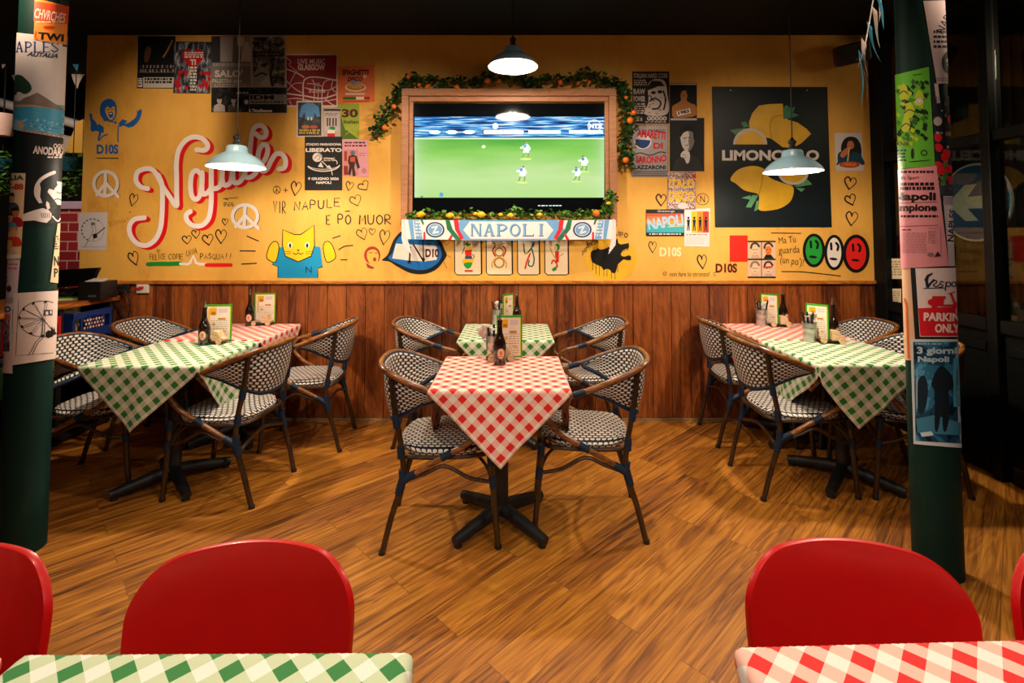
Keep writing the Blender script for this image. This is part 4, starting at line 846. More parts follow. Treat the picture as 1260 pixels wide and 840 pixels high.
a = Art(lambda x, y, L: at(x, y, TY-.0008-L*.0005)-T0)
x0, y0, x1, y1 = 510, 143.5, 743.5, 243
tvm = tv_material(); a._m(tvm); a.mb.add([a.mapf(x0, y0, 1), a.mapf(x1, y0, 1), a.mapf(x1, y1, 1), a.mapf(x0, y1, 1)], [(0, 3, 2, 1)], [(0, 0), (1, 0), (1, 1), (0, 1)])
def em(c): return mat(c, .4, var=.1, scale=30, emit=1.0, name='screen_'+c.strip('#'))
a.rect(594, 159.5, 645, 165.5, em('#10202c'), 1.4); a.rect(595.5, 160.5, 619, 164.8, em('#d8e4ea'), 1.8); a.rect(620, 160.5, 644, 164.8, em('#d8e4ea'), 1.8); a.ell(609.5, 155, 3.4, 3.6, em('#cfeccf'), 2)
for x in (535, 556, 577): a.ell(x, 162.5, 7, 2.4, em('#bfeef2'), 1.6)
for x, w in ((650, 40), (700, 42)): a.rect(x, 160, x+w, 164.5, em('#8fc4ea'), 1.5); a.micro(x+2, 160.8, x+w-2, 164, 1, em('#eef6fa'), 1.8, .8)
def player(x, y, c1, s=1.0, d=1):
    a.ell(x+d*1.2*s, y-7.6*s, 1.5*s, 1.7*s, em('#6a5444'), 1.8, n=10); a.poly([(x-2.8*s, y-5.6*s), (x+3.2*s, y-5.8*s), (x+2.6*s, y+.6*s), (x-2.2*s, y+.8*s)], em(c1), 1.9, True); a.poly([(x-3*s, y-5.6*s), (x+1*s, y-6*s), (x, y-2.6*s), (x-2.6*s, y-2.4*s)], em('#1f63a4'), 2.1, True)
    a.stroke([(x-2.6*s, y-4.8*s), (x-5*s, y-2*s), (x-6.4*s, y-2.6*s)], 1.4*s, em('#b8d4e4'), 2); a.stroke([(x+2.8*s, y-4.8*s), (x+4.8*s, y-1.6*s), (x+4*s, y+.6*s)], 1.4*s, em('#b8d4e4'), 2)
    a.poly([(x-2.6*s, y), (x+2.8*s, y), (x+3.6*s, y+3.6*s), (x-.2*s, y+3.2*s), (x-3.4*s, y+3.8*s)], em('#e4f0f4'), 2.2); a.stroke([(x-2.4*s, y+3.4*s), (x-2.2*s-d*.8, y+6.4*s), (x-4.2*s, y+9*s)], 1.5*s, em('#4a6a3a'), 1.8); a.stroke([(x+2.6*s, y+3.2*s), (x+3.4*s, y+6.2*s), (x+2.4*s, y+9.4*s)], 1.5*s, em('#4a6a3a'), 1.8)
    a.ell(x, y+11.6*s, 7.5*s, 1.1*s, em('#8fb45a'), 1.5, n=14)
player(647, 184, '#8ec4e8'); player(642.5, 213, '#c6def0'); player(718.5, 200, '#dcebe4', 1, -1); player(710, 213, '#b6d4dc', .9, -1)
a.ell(595, 180.5, 2.2, 1.6, em('#e8f4d8'), 1.8); a.ell(543, 239.5, 2.4, 2.6, em('#2a6aa8'), 1.8); a.ell(519, 242, 1.8, 1.2, em('#3a6a4a'), 1.8)
a.ring(731.5, 155, 8, 7.4, .8, em('#bcd8ec'), 2.2); a.text('NTX', 725, 152, 742, 158, em('#e4f0f8'), 2.4, .04)
a.mb.build('screen', a.mats, tv, smooth=False, fix=False)
a = Art(lambda x, y, L: at(x, y, TY-.0034-L*.0004)-T0); a.micro(662, 252.3, 693, 253.5, 1, em('#9ab0b8'), 1, 1); a.mb.build('button_row', a.mats, tv, smooth=False, fix=False)

# ================================================================ PENDANT LAMPS
M_ENAM = mat('#a6cfe4', .16, name='pale_blue_enamel', var=.06, coat=.4); M_INN = mat('#f4ece4', .3, name='white_enamel_inside', var=.03); M_BRASS = mat('#4a3c26', .35, .8, name='aged_brass'); M_CORD = mat('#0a0a0a', .6)
M_BULB = mat('#ffe6c8', .3, var=.01, emit=5.0, name='glowing_bulb')
def pendant(x, y, zr, label, rr=.155):
    t = thing('pendant_lamp', label, 'lamp', (x, y, zr), 0, 'pendant lamps over the tables')
    h = rr/.155
    prof = [(.155, 0), (.152, .012), (.138, .03), (.115, .052), (.086, .072), (.062, .084), (.058, .092), (.056, .112), (.05, .122), (.026, .128)]
    prof = [(r*h, z*h) for r, z in prof]
    MB().lathe(prof, 48, cap=False).build('shade', M_ENAM, t, angle=1.2)
    MB().lathe([(r-.003, z-.001) for r, z in prof if r > .03]+[(.001, .117*h)], 48, cap=False).build('inner_shade', M_INN, t, angle=1.2, fix=False)
    MB().lathe([(.155*h, -.002), (.1575*h, .001), (.155*h, .005), (.1525*h, .001), (.155*h, -.002)], 48, cap=False).build('rim', M_INN, t)
    s = MB().lathe([(.001, .126*h), (.022, .126*h), (.022, .14*h), (.016, .145*h), (.016, .16*h), (.021, .165*h), (.021, .178*h), (.012, .184*h), (.004, .2*h)], 20).build('lamp_socket', M_DARKMET if x else M_BRASS, t)
    MB().lathe([(.001, .02), (.022, .028), (.031, .048), (.027, .07), (.014, .09), (.012, .105)], 20, cap=False).build('bulb', M_BULB, t)
    MB().tube([(0, 0, .19*h), (0, 0, 3.0-zr)], .0032, 8).build('cable', M_CORD, t)
    l = bpy.data.lights.new('pendant_glow', 'POINT'); l.energy = PENDANT_POWER; l.color = WHITE; l.shadow_soft_size = .035
    lo = bpy.data.objects.new('pendant_glow', l); COL.objects.link(lo); lo.location = (0, 0, .012); lo.parent = t
p = at(291, 205.5, 2.9); pendant(p.x, p.y, p.z, 'pale blue enamel pendant lamp hanging in front of the painted script')
p = at(975.5, 211, 2.9); pendant(p.x, p.y, p.z, 'pale blue enamel pendant lamp hanging in front of the lemon board')
p = at(631.5, 82, 3.2); pendant(0.006, p.y, p.z, 'pale enamel pendant lamp with bright white inside above the television', .158)

# ================================================================ GARLANDS, SCARF
def leaf_mat(nm, c1, c2):
    m, nt, b = new_mat(nm); n = nd(nt, 'TexNoise', {'Vector': ocoord(nt), 'Scale': 30.0, 'Detail': 2.0})
    nt.links.new(ramp(nt, n.outputs[0], [(.35, lin(c1)), (.65, lin(c2))]), b.inputs['Base Color']); b.inputs['Roughness'].default_value = .5; return m
M_LEAF = leaf_mat('garland_leaf', '#16331a', '#3f6a2a'); M_LEAF2 = leaf_mat('bright_leaf', '#2a5a1c', '#6a9a34')
M_ORANGE = mat('#e8741c', .4, var=.15, scale=60, bump=.1); M_LEMON = mat('#ecb41a', .4, var=.15, scale=60, bump=.1)
def leaves(mb, c, n, spread, size):
    for i in range(n):
        p = Vector(c)+Vector((random.gauss(0, spread), -abs(random.gauss(0, spread*.5)), random.gauss(0, spread)))
        p.y = min(p.y, WY-.012)
        e = Euler((random.uniform(-1.1, 1.1), random.uniform(-.8, .8), random.uniform(0, 6.28))).to_matrix(); s = size*random.uniform(.6, 1.2)
        q = [(-.5, 0, 0), (-.2, .3, .06), (.2, .26, .06), (.55, 0, -.05), (.2, -.26, .06), (-.2, -.3, .06), (0, 0, -.02)]
        vs = [p+e @ (Vector(v)*s) for v in q]
        for v in vs: v.y = min(v.y, WY-.006)
        mb.add(vs, [(6, 0, 1), (6, 1, 2), (6, 2, 3), (6, 3, 4), (6, 4, 5), (6, 5, 0)])
def garland(name, label, pts, dens, spread, size, lm, fruits, Y):
    P = [at(x, y, Y) for x, y in pts]; root = P[0].copy(); mb = MB(); P2 = [Vector(q) for q in crom(P, 6)]
    t = thing(name, label, 'garland', root)
    MB().tube([q-root for q in P2], .0035, 6).build('vine', mat('#3a2a16', .7), t)
    for i, q in enumerate(P2): leaves(mb, q, dens, spread, size)
    mb.v = [tuple(Vector(v)-root) for v in mb.v]
    mb.build('leaf_foliage', lm, t, smooth=False, fix=False)['kind'] = 'stuff'
    for (x, y, r, k) in fruits:
        c = at(x, y, Y-.03)-root; rr = r/FPX*Y
        if k == 'o': MB().lathe([(.0001, -rr), (rr*.5, -rr*.87), (rr*.87, -rr*.5), (rr, 0), (rr*.87, rr*.5), (rr*.5, rr*.87), (rr*.1, rr*.97), (.0001, rr*.93)], 16, c).build('orange', M_ORANGE, t)
        else:
            pr = [(.0001, -rr*1.35), (rr*.22, -rr*1.15), (rr*.62, -rr*.75), (rr*.97, -rr*.2), (rr, .1*rr), (rr*.8, rr*.62), (rr*.3, rr*1.05), (rr*.16, rr*1.25), (.0001, rr*1.3)]
            m = MB().lathe(pr, 16); m.v = [(v[2]+c.x, v[1]+c.y, v[0]*.9+c.z) for v in m.v]; m.build('lemon', M_LEMON, t)
garland('orange_garland', 'leafy garland with small oranges draped over the top and sides of the wooden frame',
    [(463, 166), (470, 150), (478, 138), (485, 122), (494, 108), (506, 98), (530, 100), (556, 101), (584, 102), (606, 97), (640, 98), (652, 103), (668, 99), (700, 98), (722, 94), (740, 99), (760, 104), (768, 114), (772, 128), (771, 146), (775, 160), (768, 176), (770, 190), (769, 202)], 8, .026, .048, M_LEAF,
    [(473, 157, 3.4, 'o'), (484.5, 131, 3.2, 'o'), (562.5, 107, 3.3, 'o'), (527, 106, 2.8, 'o'), (516, 104.5, 2.6, 'o'), (600, 99, 3.8, 'o'), (614, 99.5, 2.8, 'o'), (689, 101, 3.4, 'o'), (711, 102.5, 2.5, 'o'), (725, 101, 2.5, 'o'), (780, 138.5, 3.4, 'o'), (775.5, 148, 4.2, 'o'), (770, 197, 4.0, 'o'), (503, 94, 3.0, 'o'), (770.5, 120, 2.4, 'o')], WY-.04)
garland('lemon_garland', 'bright green garland with lemons along the shelf under the television', [(504, 266), (524, 265), (548, 266), (572, 265), (598, 266), (622, 265), (636, 260), (650, 266), (676, 265), (700, 266), (724, 265), (742, 262), (750, 252), (752, 238), (748, 262)], 8, .02, .042, M_LEAF2,
    [(518, 263.5, 4.6, 'l'), (553.5, 265, 4.2, 'l'), (592, 264, 4.6, 'l'), (616, 264, 2.6, 'l'), (628, 265, 3.6, 'l'), (664, 264, 3, 'l'), (733.5, 262, 4.4, 'o'), (748.5, 250, 2.6, 'l'), (585, 263, 2.6, 'l')], FY-.015)
# football scarf
SY = FY-.055
def scarf_map(px, py, L):
    w = math.sin((px-500)*.045)*.006+math.sin(px*.11)*.003
    end = max(0, abs(px-626)-112)/20
    p = at(px, py+1.2*math.sin((px-495)/262*PI), SY-.004*L*.15-w+end*.012); return p
sc = thing('football_scarf', 'pale blue and white knitted football scarf hung under the television', 'scarf', at(626, 294, SY))
SO = sc.location
a = Art(lambda x, y, L: scarf_map(x, y, L)-SO, sub=5)
SB, SN, SW = mat('#6aa0d0', .8, var=.12, scale=160, bump=.2), mat('#1a2c60', .8, var=.12, scale=160), mat('#e4dedc', .8, var=.06, scale=160, bump=.2)
SG_, SR = mat('#1a6a44', .8, var=.1), mat('#c8202e', .8, var=.1)
def strip(y0, y1, m, L, x0, x1): a.raw([(x0, y0), (x1, y0), (x1, y1), (x0, y1)], [(0, 1, 2, 3)], m, L)
a.paper([(497, 270), (755, 270), (755, 294), (497, 294)], SW, 1.0, 6.0)
def P4(p, m, L=1.6): a.poly(p, m, L)
P4([(566, 269.5), (686, 269.5), (695, 282), (688, 294.5), (568, 294.5), (560, 282)], SB, 2.0)
P4([(578, 271.5), (672, 271.5), (681, 282), (673, 292.5), (579, 292.5), (570, 282)], SW, 3.0)
for sx, ox in ((1, 0), (-1, 1252)):
    X = lambda x: ox+sx*x
    P4([(X(548), 269.5), (X(553), 269.5), (X(557), 281), (X(568), 294.5), (X(561), 294.5), (X(550), 281)], SG_, 2.2); P4([(X(558), 269.5), (X(564), 269.5), (X(565), 281), (X(571), 292), (X(567), 294), (X(560), 282)], SR, 2.4)
    P4([(X(551), 294.5), (X(555), 294.5), (X(558.5), 286), (X(556), 286)], SR, 2.2); P4([(X(521), 285), (X(523.5), 285), (X(523.5), 294.5), (X(521), 294.5)], SR, 2.2); P4([(X(517), 269.5), (X(520), 269.5), (X(522), 276), (X(520), 276)], SG_, 2.2)
    P4([(X(502), 269.8), (X(508), 269.8), (X(510), 294.3), (X(506), 294.3)], SB, 2.2); P4([(X(509), 270.5), (X(516), 270.5), (X(520), 293.6), (X(512), 293.6)], SB, 2.2)
    a.micro(min(X(511), X(518)), 272, max(X(511), X(518)), 292, 5, SW, 2.8, .5)
    cx = X(535.5); a.ell(cx, 282, 11.5, 9.6, SN, 2.4); a.ell(cx, 282, 9, 7.4, SB, 2.9); a.ring(cx, 282, 9, 7.4, .8, SW, 3.2)
    a.text('N', cx-4.5, 278, cx+4.5, 286, SW, 3.4, .05, rot=78 if sx > 0 else 75)
def serif_word(a, word, x0, x1, y0, y1, m, L):
    """capitals with serifs"""
    n = len(word); cw = (x1-x0)/n; h = y1-y0
    for i, ch in enumerate(word):
        ax = x0+cw*i+cw*.08; bx = x0+cw*(i+1)-cw*.08; w = bx-ax; t = w*.2; th = w*.09
        V = lambda x, T=t: (a.rect(x, y0, x+T, y1, m, L), a.rect(x-T*.45, y0, x+T*1.45, y0+h*.07, m, L+.1), a.rect(x-T*.45, y1-h*.07, x+T*1.45, y1, m, L+.1))
        if ch == 'N': V(ax+t*.3, t*.6); V(bx-t*.9, t*.6); a.poly([(ax+t*.2, y0), (ax+t*1.5, y0), (bx-t*.3, y1), (bx-t*1.2, y1)], m, L+.2)
        elif ch == 'A':
            mx_ = (ax+bx)/2; a.poly([(mx_-t*.5, y0), (mx_+t*.5, y0), (bx-t*.2, y1), (bx-t*1.4, y1)], m, L); a.poly([(mx_-t*.4, y0), (mx_+t*.2, y0), (ax+t*.9, y1), (ax+t*.3, y1)], m, L+.1); a.rect(ax+w*.26, y0+h*.6, bx-w*.26, y0+h*.68, m, L+.2)
            for q in (ax-t*.1, bx-t*1.7): a.rect(q, y1-h*.07, q+t*1.8, y1, m, L+.3)
        elif ch in 'PR': V(ax+t*.4); a.stroke([(ax+t, y0+th), (ax+w*.6, y0+th), (bx-t*.5, y0+h*.27), (ax+w*.6, y0+h*.52), (ax+t, y0+h*.54)], t*.7, m, L+.2)
        elif ch == 'O': a.stroke([((ax+bx)/2+(w/2-t*.45)*math.cos(q), (y0+y1)/2+(h/2-t*.3)*math.sin(q)) for q in [2*PI*k/16 for k in range(16)]], t*.8, m, L, closed=True, smooth=False)
        elif ch == 'L': V(ax+t*.4); a.rect(ax+t*.4, y1-th, bx, y1, m, L+.2); a.poly([(bx-t*.5, y1), (bx, y1), (bx, y1-h*.25)], m, L+.3)
        elif ch == 'I': V((ax+bx)/2-t/2)
        elif ch == 'E':
            V(ax+t*.4); a.rect(ax+t*.4, y0, bx-t*.3, y0+th, m, L+.2); a.rect(ax+t*.4, y1-th, bx, y1, m, L+.2); a.rect(ax+t*.4, y0+h*.47, bx-t*1, y0+h*.54, m, L+.2); a.rect(bx-t*.6, y0, bx-t*.3, y0+h*.2, m, L+.3); a.rect(bx-t*.3, y1-h*.22, bx, y1, m, L+.3); a.rect(bx-t*1.2, y0+h*.4, bx-t, y0+h*.62, m, L+.3)
        elif ch == 'S': a.stroke([(bx-t*.3, y0+h*.22), (ax+w*.55, y0+th*.6), (ax+t*.4, y0+h*.24), (ax+w*.5, y0+h*.48), (bx-t*.4, y0+h*.74), (ax+w*.45, y1-th*.6), (ax+t*.2, y1-h*.22)], t*.75, m, L)
serif_word(a, 'NAPOLI', 578.2, 674.2, 274.5, 289.8, SN, 3.6); serif_word(a, 'NAPOLI', 577.6, 673.6, 274, 289.2, SB, 4.2)
a.mb.build('scarf_cloth', a.mats, sc, smooth=True, fix=False, angle=1.2)
for sx in (0, 1):
    fr_ = MB()
    for k in range(26):
        px = (498-random.uniform(0, 1) if sx == 0 else 754+random.uniform(0, 1)); py = 270+k*.92; g = scarf_map(px, py, 2)-SO; s = -1 if sx == 0 else 1
        ln = .03+.0022*k if sx else .03+.0025*k
        fr_.tube([g, g+Vector((s*.014, -.006, -.004)), g+Vector((s*(.012 if sx else .004), -.004, -.02-ln*.4)), g+Vector((-s*(.035 if sx else .06)*k/26, -.002, -.03-ln))], [.0055, .0055, .0045, .003], 5)
    fr_.build('scarf_fringe', SW, sc)

# ================================================================ PILLARS
def pillar_map(cx, cy, r, off=0.0):
    D = math.hypot(cx, cy); ax = Vector((cx/D, cy/D)); pe = Vector((ax.y, -ax.x))     # pe: to the right of the view
    def f(px, py, L):
        d = ray(px, py); h = Vector((d.x, d.y)); hl = h.length; h = h/hl
        b = math.asin(max(-1, min(1, h.dot(pe)))); t = D*math.sin(b)/r
        tt = max(-1, min(1, t)); bt = math.asin(tt*r/D); al = math.asin(tt)-bt
        if abs(t) > 1: al += (abs(t)-1)*1.25*(1 if t > 0 else -1)
        hitd = (Vector((cx, cy))-r*(ax*math.cos(al)-pe*math.sin(al))) if abs(t) <= 1 else (Vector((cx, cy))-r*(ax*math.cos(math.asin(tt)-bt)-pe*math.sin(math.asin(tt)-bt)))
        z = CAM_H+d.z/hl*hitd.length
        rr = r+.0008+L*.0008+off; q = Vector((cx, cy))-rr*(ax*math.cos(al)-pe*math.sin(al)); return Vector((q.x, q.y, z))
    return f
LPX, LPY, LPR = -2.21, 2.335, .084; RPX, RPY, RPR = 1.80, 2.19, .087
for (x, y, r, lab) in ((LPX, LPY, LPR, 'round dark green pillar on the left, covered in posters'), (RPX, RPY, RPR, 'round dark green pillar on the right, covered in posters')):
    mb = MB().lathe([(r, 0), (r, 2.995)], 48, (x, y, 0)); o = mb.build('pillar', M_GREEN, angle=1.0); tag(o, lab, 'pillar')
def pp(name, label, m, c, col, lift, fn, cat='poster', group='posters on the pillars'):
    a = Art(m, sub=2); a.mapf = lambda x, y, L: m(x, y, L+lift*1.0); a.paper(c, col, 1.0, 1.0)
    if fn: fn(a)
    return tag(a.build(name), label, cat, group)
LM = pillar_map(LPX, LPY, LPR); RM = pillar_map(RPX, RPY, RPR)
def f(a):
    a.poly([(43, 2), (84, 8), (82, 30), (42, 26)], mat('#d8481c', .5, var=.25, scale=12), 1.4); a.text('CHVRCHES', 43, 13.5, 79, 25.5, '#f0d8c4', 2, .01, rot=10); a.micro(45, 26.5, 74, 30, 1, '#f0c890', 2, .5); a.ell(60, 34, 7, 2, '#c83a10', 1.8); a.text('TWI', 47, 41, 77, 50, '#14100c', 2, .07, rot=5); a.stroke([(45, 39), (44, 45), (46, 49)], 1.2, '#c83a10', 2)
pp('orange_flyer', 'orange flyer high on the left pillar', LM, [(43.5, -2), (83, 8), (80, 55), (42, 49)], mat('#ec8a1c', .5, var=.2, scale=10), 4, f)
def f(a): a.ell(81, 50, 3, 5, '#a0a4a0', 1.6); a.stroke([(80, 10), (85, 20), (83, 30), (86, 40)], 1.2, '#b0a898', 1.6); a.rect(78, 20, 90, 24, '#6a5a3a', 1.5)
pp('torn_flyer', 'torn dark flyer strip beside the orange flyer on the left pillar', LM, [(74, 0), (96, 2), (95, 60), (76, 57)], '#26302c', 3, f)
def f(a):
    serif_word(a, 'NAPLES', 9.5, 72, 51.5, 64.5, '#1c3c78', 2); a.text('ALITALIA', 35, 65, 71.5, 70.5, '#3a3e48', 2, .03, rot=4, shear=2.4)
    sea = mat('#3a9cc4', .5, var=.15, scale=10); a.poly([(10, 123), (92, 131), (92, 170), (10, 158)], sea, 1.5); a.poly([(18, 131), (30, 121), (38, 118), (46, 114), (54, 119), (66, 127), (77, 134), (77, 136), (40, 129), (20, 129)], mat('#7a6a5c', .5, var=.3, scale=14), 2); a.poly([(16, 129), (40, 128), (77, 134), (77, 132), (92, 134), (92, 137), (40, 131), (16, 132)], '#c89a6a', 1.9)
    a.poly([(16, 100), (20, 93), (27, 93), (33, 98), (38, 104), (39, 111), (32, 116), (24, 113), (20, 117), (15, 113), (10, 108)], '#24402e', 2.2, True); a.poly([(10, 110), (18, 113), (17, 125), (19, 132), (10, 132)], '#3a6a80', 2.1)
    for i in range(40): x = random.uniform(27, 76); y = 145+(x-27)*.16+random.uniform(-1, 15); a.stroke([(x, y), (x+1.4, y-1.2), (x+2.6, y+.4)], .8, '#a8d4e4' if i % 3 else '#2a6a98', 2)
    a.poly([(10, 146), (22, 147), (30, 152), (30, 160), (10, 158)], '#8ab4c8', 1.8); a.rect(24, 149, 29, 157, '#c8a070', 2)
    for i in range(9): a.rect(28+i*5.5, 158+i*.9, 31.5+i*5.5, 162+i*.9, '#b08a70', 2)
pp('travel_poster', 'pale travel poster with a tree, a mountain and a blue bay on the left pillar', LM, [(8, 39), (92, 48), (92, 172), (8, 158)], '#d8ccc8', 2, f)
def f(a):
    w = '#dcc8c0'; a.text('ANODARA', 41, 181, 80, 191, w, 2, .06, rot=6); a.text('OGGI', 65, 177, 79, 183, w, 2, .03, rot=5); a.micro(58, 192.5, 78, 195.5, 1, w, 2, .6); a.micro(60, 163, 75, 166, 1, w, 2, .8)
    w2 = '#dccec8'
    a.stroke([(66, 212), (57, 216), (49, 222), (44.5, 231), (44.5, 240), (49, 248)], 4.2, w2, 1.6, taper=False); a.poly([(43, 228), (48, 222), (50, 232), (49, 242), (52, 250), (47, 247), (43, 240)], w2, 1.8)
    a.poly([(69, 223), (76, 224), (77.5, 232), (77, 238), (78, 243), (74.5, 252), (70, 252), (66, 246), (62, 241), (58, 236), (60, 232), (66, 234), (67, 230), (70, 228)], w2, 1.6); a.stroke([(69, 236), (72, 237.6), (75, 236.5)], 1, BLK, 2); a.stroke([(66, 246), (70, 244.5), (74, 246)], 1.1, BLK, 2); a.stroke([(63, 231), (68, 230)], 1.2, BLK, 2)
    a.poly([(57, 247), (60, 250), (61, 256), (58, 258), (56, 252)], w2, 1.7); a.poly([(27, 266), (30, 263), (44, 258), (52, 256), (59, 258), (63, 263), (62, 269), (57, 274), (50, 273), (42, 271), (28, 272)], w2, 1.6); 
    for i in range(5): a.line(50+i*2.4, 262, 52+i*2.2, 268, .7, BLK, 2)
    a.stroke([(64, 266), (70, 272), (74, 268)], 1.6, w2, 1.7)
pp('stencil_portrait_poster', 'black poster with a pale stencilled head in profile on the left pillar', LM, [(25, 155), (80, 160), (77, 277), (28, 275)], '#171b1c', 1, f)
def f(a):
    a.text('ITALIA', -4, 215.5, 30, 221.5, '#1c5a3c', 2, .04); a.text('1987-88', -4, 226, 29.5, 233.5, '#b8281c', 2, .04)
    for cx, cy, h, c, sk in ((15, 244, '#241c18', '#3a4a5a', '#c88a60'), (20, 262, '#1c1614', '#a01c24', '#b86a40'), (13, 268, '#3a2a1c', '#4a8ab0', '#d09a70'), (18, 286, '#c88a2a', '#c83a24', '#d8986a'), (12, 302, '#d8b050', '#d0a890', '#d8a07a')):
        a.poly([(cx-8, cy+16), (cx-6, cy+6), (cx+6, cy+6), (cx+9, cy+16)], c, 1.5+cy*.002, True); a.ell(cx, cy, 4.2, 5.4, sk, 1.9+cy*.002); a.poly([(cx-5, cy-1), (cx-4, cy-6), (cx+3, cy-7), (cx+5, cy-1), (cx+3, cy-3), (cx-3, cy-3)], h, 2.2+cy*.002)
    a.rect(4, 313, 26, 318, '#e0d0c0', 3)
pp('comic_poster', 'beige strip poster with drawn figures down the left edge of the left pillar', LM, [(-14, 213), (32, 213), (26, 318), (-22, 318)], '#e0bc94', 2, f)
def f(a):
    a.micro(-6, 324, 22, 334, 2, '#c04a3a', 2, .35); a.text('Sport', -12, 338.5, 11, 349, '#4a3c3c', 2, .0); a.micro(6, 366, 16, 376, 6, '#8a7a84', 2, .4); a.ell(12, 355, 3, 4, '#3a3440', 2)
pp('newspaper_page', 'lilac newspaper strip below the beige strip poster', LM, [(-22, 318), (25, 319), (20, 380), (-24, 380)], '#d0b8c0', 1, f, 'newspaper')
def f(a):
    a.text('ISO', 0, 376.5, 15, 384, '#1e5a8c', 2, .06); a.rect(-22, 393, 13, 432, photo_mat('crowd_print', ['#1a1c28', '#3a3a48', '#8a6a70', '#c09a98', '#28242c'], 60), 1.5); a.rect(-22, 386, 14, 393, '#c86a5a', 1.4); a.micro(-8, 436, 8, 440, 1, '#3a3034', 2, .9); a.ell(2, 448, 5, 4, '#c89090', 2)
pp('crowd_poster', 'poster with a crowd photo and blue capitals at the frame edge', LM, [(-24, 372), (16.5, 374), (16, 459), (-26, 457)], '#d8c4c0', 3, f)
def f(a):
    a.stroke([(24, 368), (20.5, 437), (64, 434)], .6, '#3a3634', 2, smooth=False); cx, cy = 52, 392; P = [(cx+28*math.cos(R(t)), cy+22*math.sin(R(t))) for t in range(55, 300, 12)]; a.stroke(P, .7, '#2a2826', 2)
    for i in range(8):
        t = R(60+i*31); x, y = cx+27*math.cos(t), cy+21*math.sin(t); a.line(cx, cy, x, y, .5, '#3a3634', 2); a.line(cx+2, cy+2, x+2, y+1.5, .4, '#3a3634', 2); a.ell(x, y, 2.2, 1.3, BLK, 2.3, rot=math.degrees(t)+60, n=10)
    a.rect(53, 381, 63, 388, '#3a3634', 2.2); a.rect(55, 383, 58, 387, '#d8c8c0', 2.5); a.rect(60, 382, 62, 386, '#d8c8c0', 2.5); a.stroke([(52, 392), (50, 412), (44, 420), (38, 432), (35, 436)], .8, '#2a2826', 2.1); a.stroke([(54, 394), (53, 413), (46, 422), (40, 435)], .8, '#2a2826', 2.1)
    a.poly([(55, 409), (58, 406), (61, 407), (62, 401), (64, 406), (65, 402), (66, 408), (63, 414), (58, 416), (55, 414)], BLK, 2.2)
pp('wheel_sketch_print', 'white line drawing of a wheel and a runner wrapped round the left pillar', LM, [(18, 360.5), (78, 357), (74, 440), (16, 449)], '#d8c4bc', 4, f)
def f(a):
    a.text('N', 65.5, 315, 71, 327, BLK, 2, .02); a.text('P', 65.5, 330, 70, 341, BLK, 2, .02); a.micro(66, 290, 71, 308, 6, '#5a4a40', 2, .6)
pp('letter_strip', 'narrow cream paper strip with black capitals on the right side of the left pillar', LM, [(70, 275), (88, 272), (84, 350), (61, 347)], '#d8c09a', 2, f)
# right pillar
def f(a):
    a.text('NAP', 1149, 25, 1172, 35, BLK, 2, .0, rot=-62); a.micro(1148, 38, 1170, 62, 4, '#2a2628', 2, .5); a.ell(1169, 77, 11, 15, BLK, 2); a.text('OZ', 1163, 71, 1175, 82, '#d8ccd0', 2.4, .03, rot=70); a.micro(1152, 96, 1165, 101, 2, '#8a8084', 2, .5)
pp('white_banner', 'tapering white paper banner at the top of the right pillar', RM, [(1136, 1.5), (1186, 0), (1186, 103), (1152.5, 103)], '#d0bcbc', 1, f)
pp('white_tail', 'thin pale paper tail hanging below the white banner', RM, [(1149, 103), (1153.5, 103), (1156, 127), (1152, 127)], '#d0b8b4', 2, None)
def f(a):
    dk, ye, ol = '#13230f', '#a8b81e', '#2e5a1a'
    for i in range(80):
        x = random.uniform(1106, 1140); y = random.uniform(101, 172); c = random.choice((dk, dk, ye, ol, '#3a7a1e')); a.poly([(x-3, y), (x-1, y-random.uniform(2, 5)), (x+3, y-1), (x+random.uniform(0, 3), y+3)], c, 1.6+i*.01)
    for x, y, w in ((1113, 112, 5), (1120, 135, 6), (1116, 152, 5), (1131, 120, 6)): a.poly([(x-w, y+8), (x-2, y-8), (x+3, y-7), (x+w, y+2), (x+2, y+10)], ye, 2.6, True); a.stroke([(x-w, y+4), (x, y), (x+w, y+3)], 1.2, dk, 2.9)
    a.ell(1131.5, 124.5, 4.6, 4.6, '#c8d0a8', 3); a.ring(1131.5, 124.5, 3, 3, .6, '#6a7a5a', 3.3); a.rect(1104, 174, 1124, 180, '#8ab41e', 2.6); a.text('TEKNIK', 1098, 174.5, 1121, 179.5, dk, 3, .02); a.micro(1106, 184, 1116, 200, 4, dk, 2.5, .5); a.ell(1123.5, 189, 1.7, 6.5, dk, 2.5); a.ring(1137, 188, 3.4, 3, 1, dk, 2.5); a.line(1120, 199, 1143, 197, .8, dk, 2.5); a.line(1134, 91, 1124, 93, .8, dk, 2)
pp('green_poster', 'bright green poster with dark scribbled figures on the right pillar', RM, [(1090, 95), (1142.5, 82.5), (1150, 204), (1092, 209)], '#5aa82a', 3, f)
def f(a):
    for i in range(60): x = random.uniform(1149, 1178); y = random.uniform(120, 238); a.rect(x, y, x+random.uniform(1, 5), y+random.uniform(2, 6), random.choice(('#2a3440', '#10141a', '#7a6a6a', '#a89890', '#8a5a30', '#10141a')), 1.5+i*.01)
    a.ell(1153, 149.5, 5, 5.5, '#b8a8a8', 2.3)
    for x, y in ((1153, 170), (1154, 182), (1161, 194), (1154, 204), (1166, 208), (1157, 210), (1168, 148), (1169, 222), (1163, 189)): a.poly([(x-4, y-4), (x+1, y-5), (x+5, y-1), (x+2, y+5), (x-3, y+3)], '#d0182a', 2.5, True)
    for i in range(5): a.stroke([(1160+i, 198), (1159+i*1.5, 214), (1157+i, 228)], .6, '#6a9a4a', 2.2)
    a.rect(1155, 225, 1180, 240, '#3a3c40', 2)
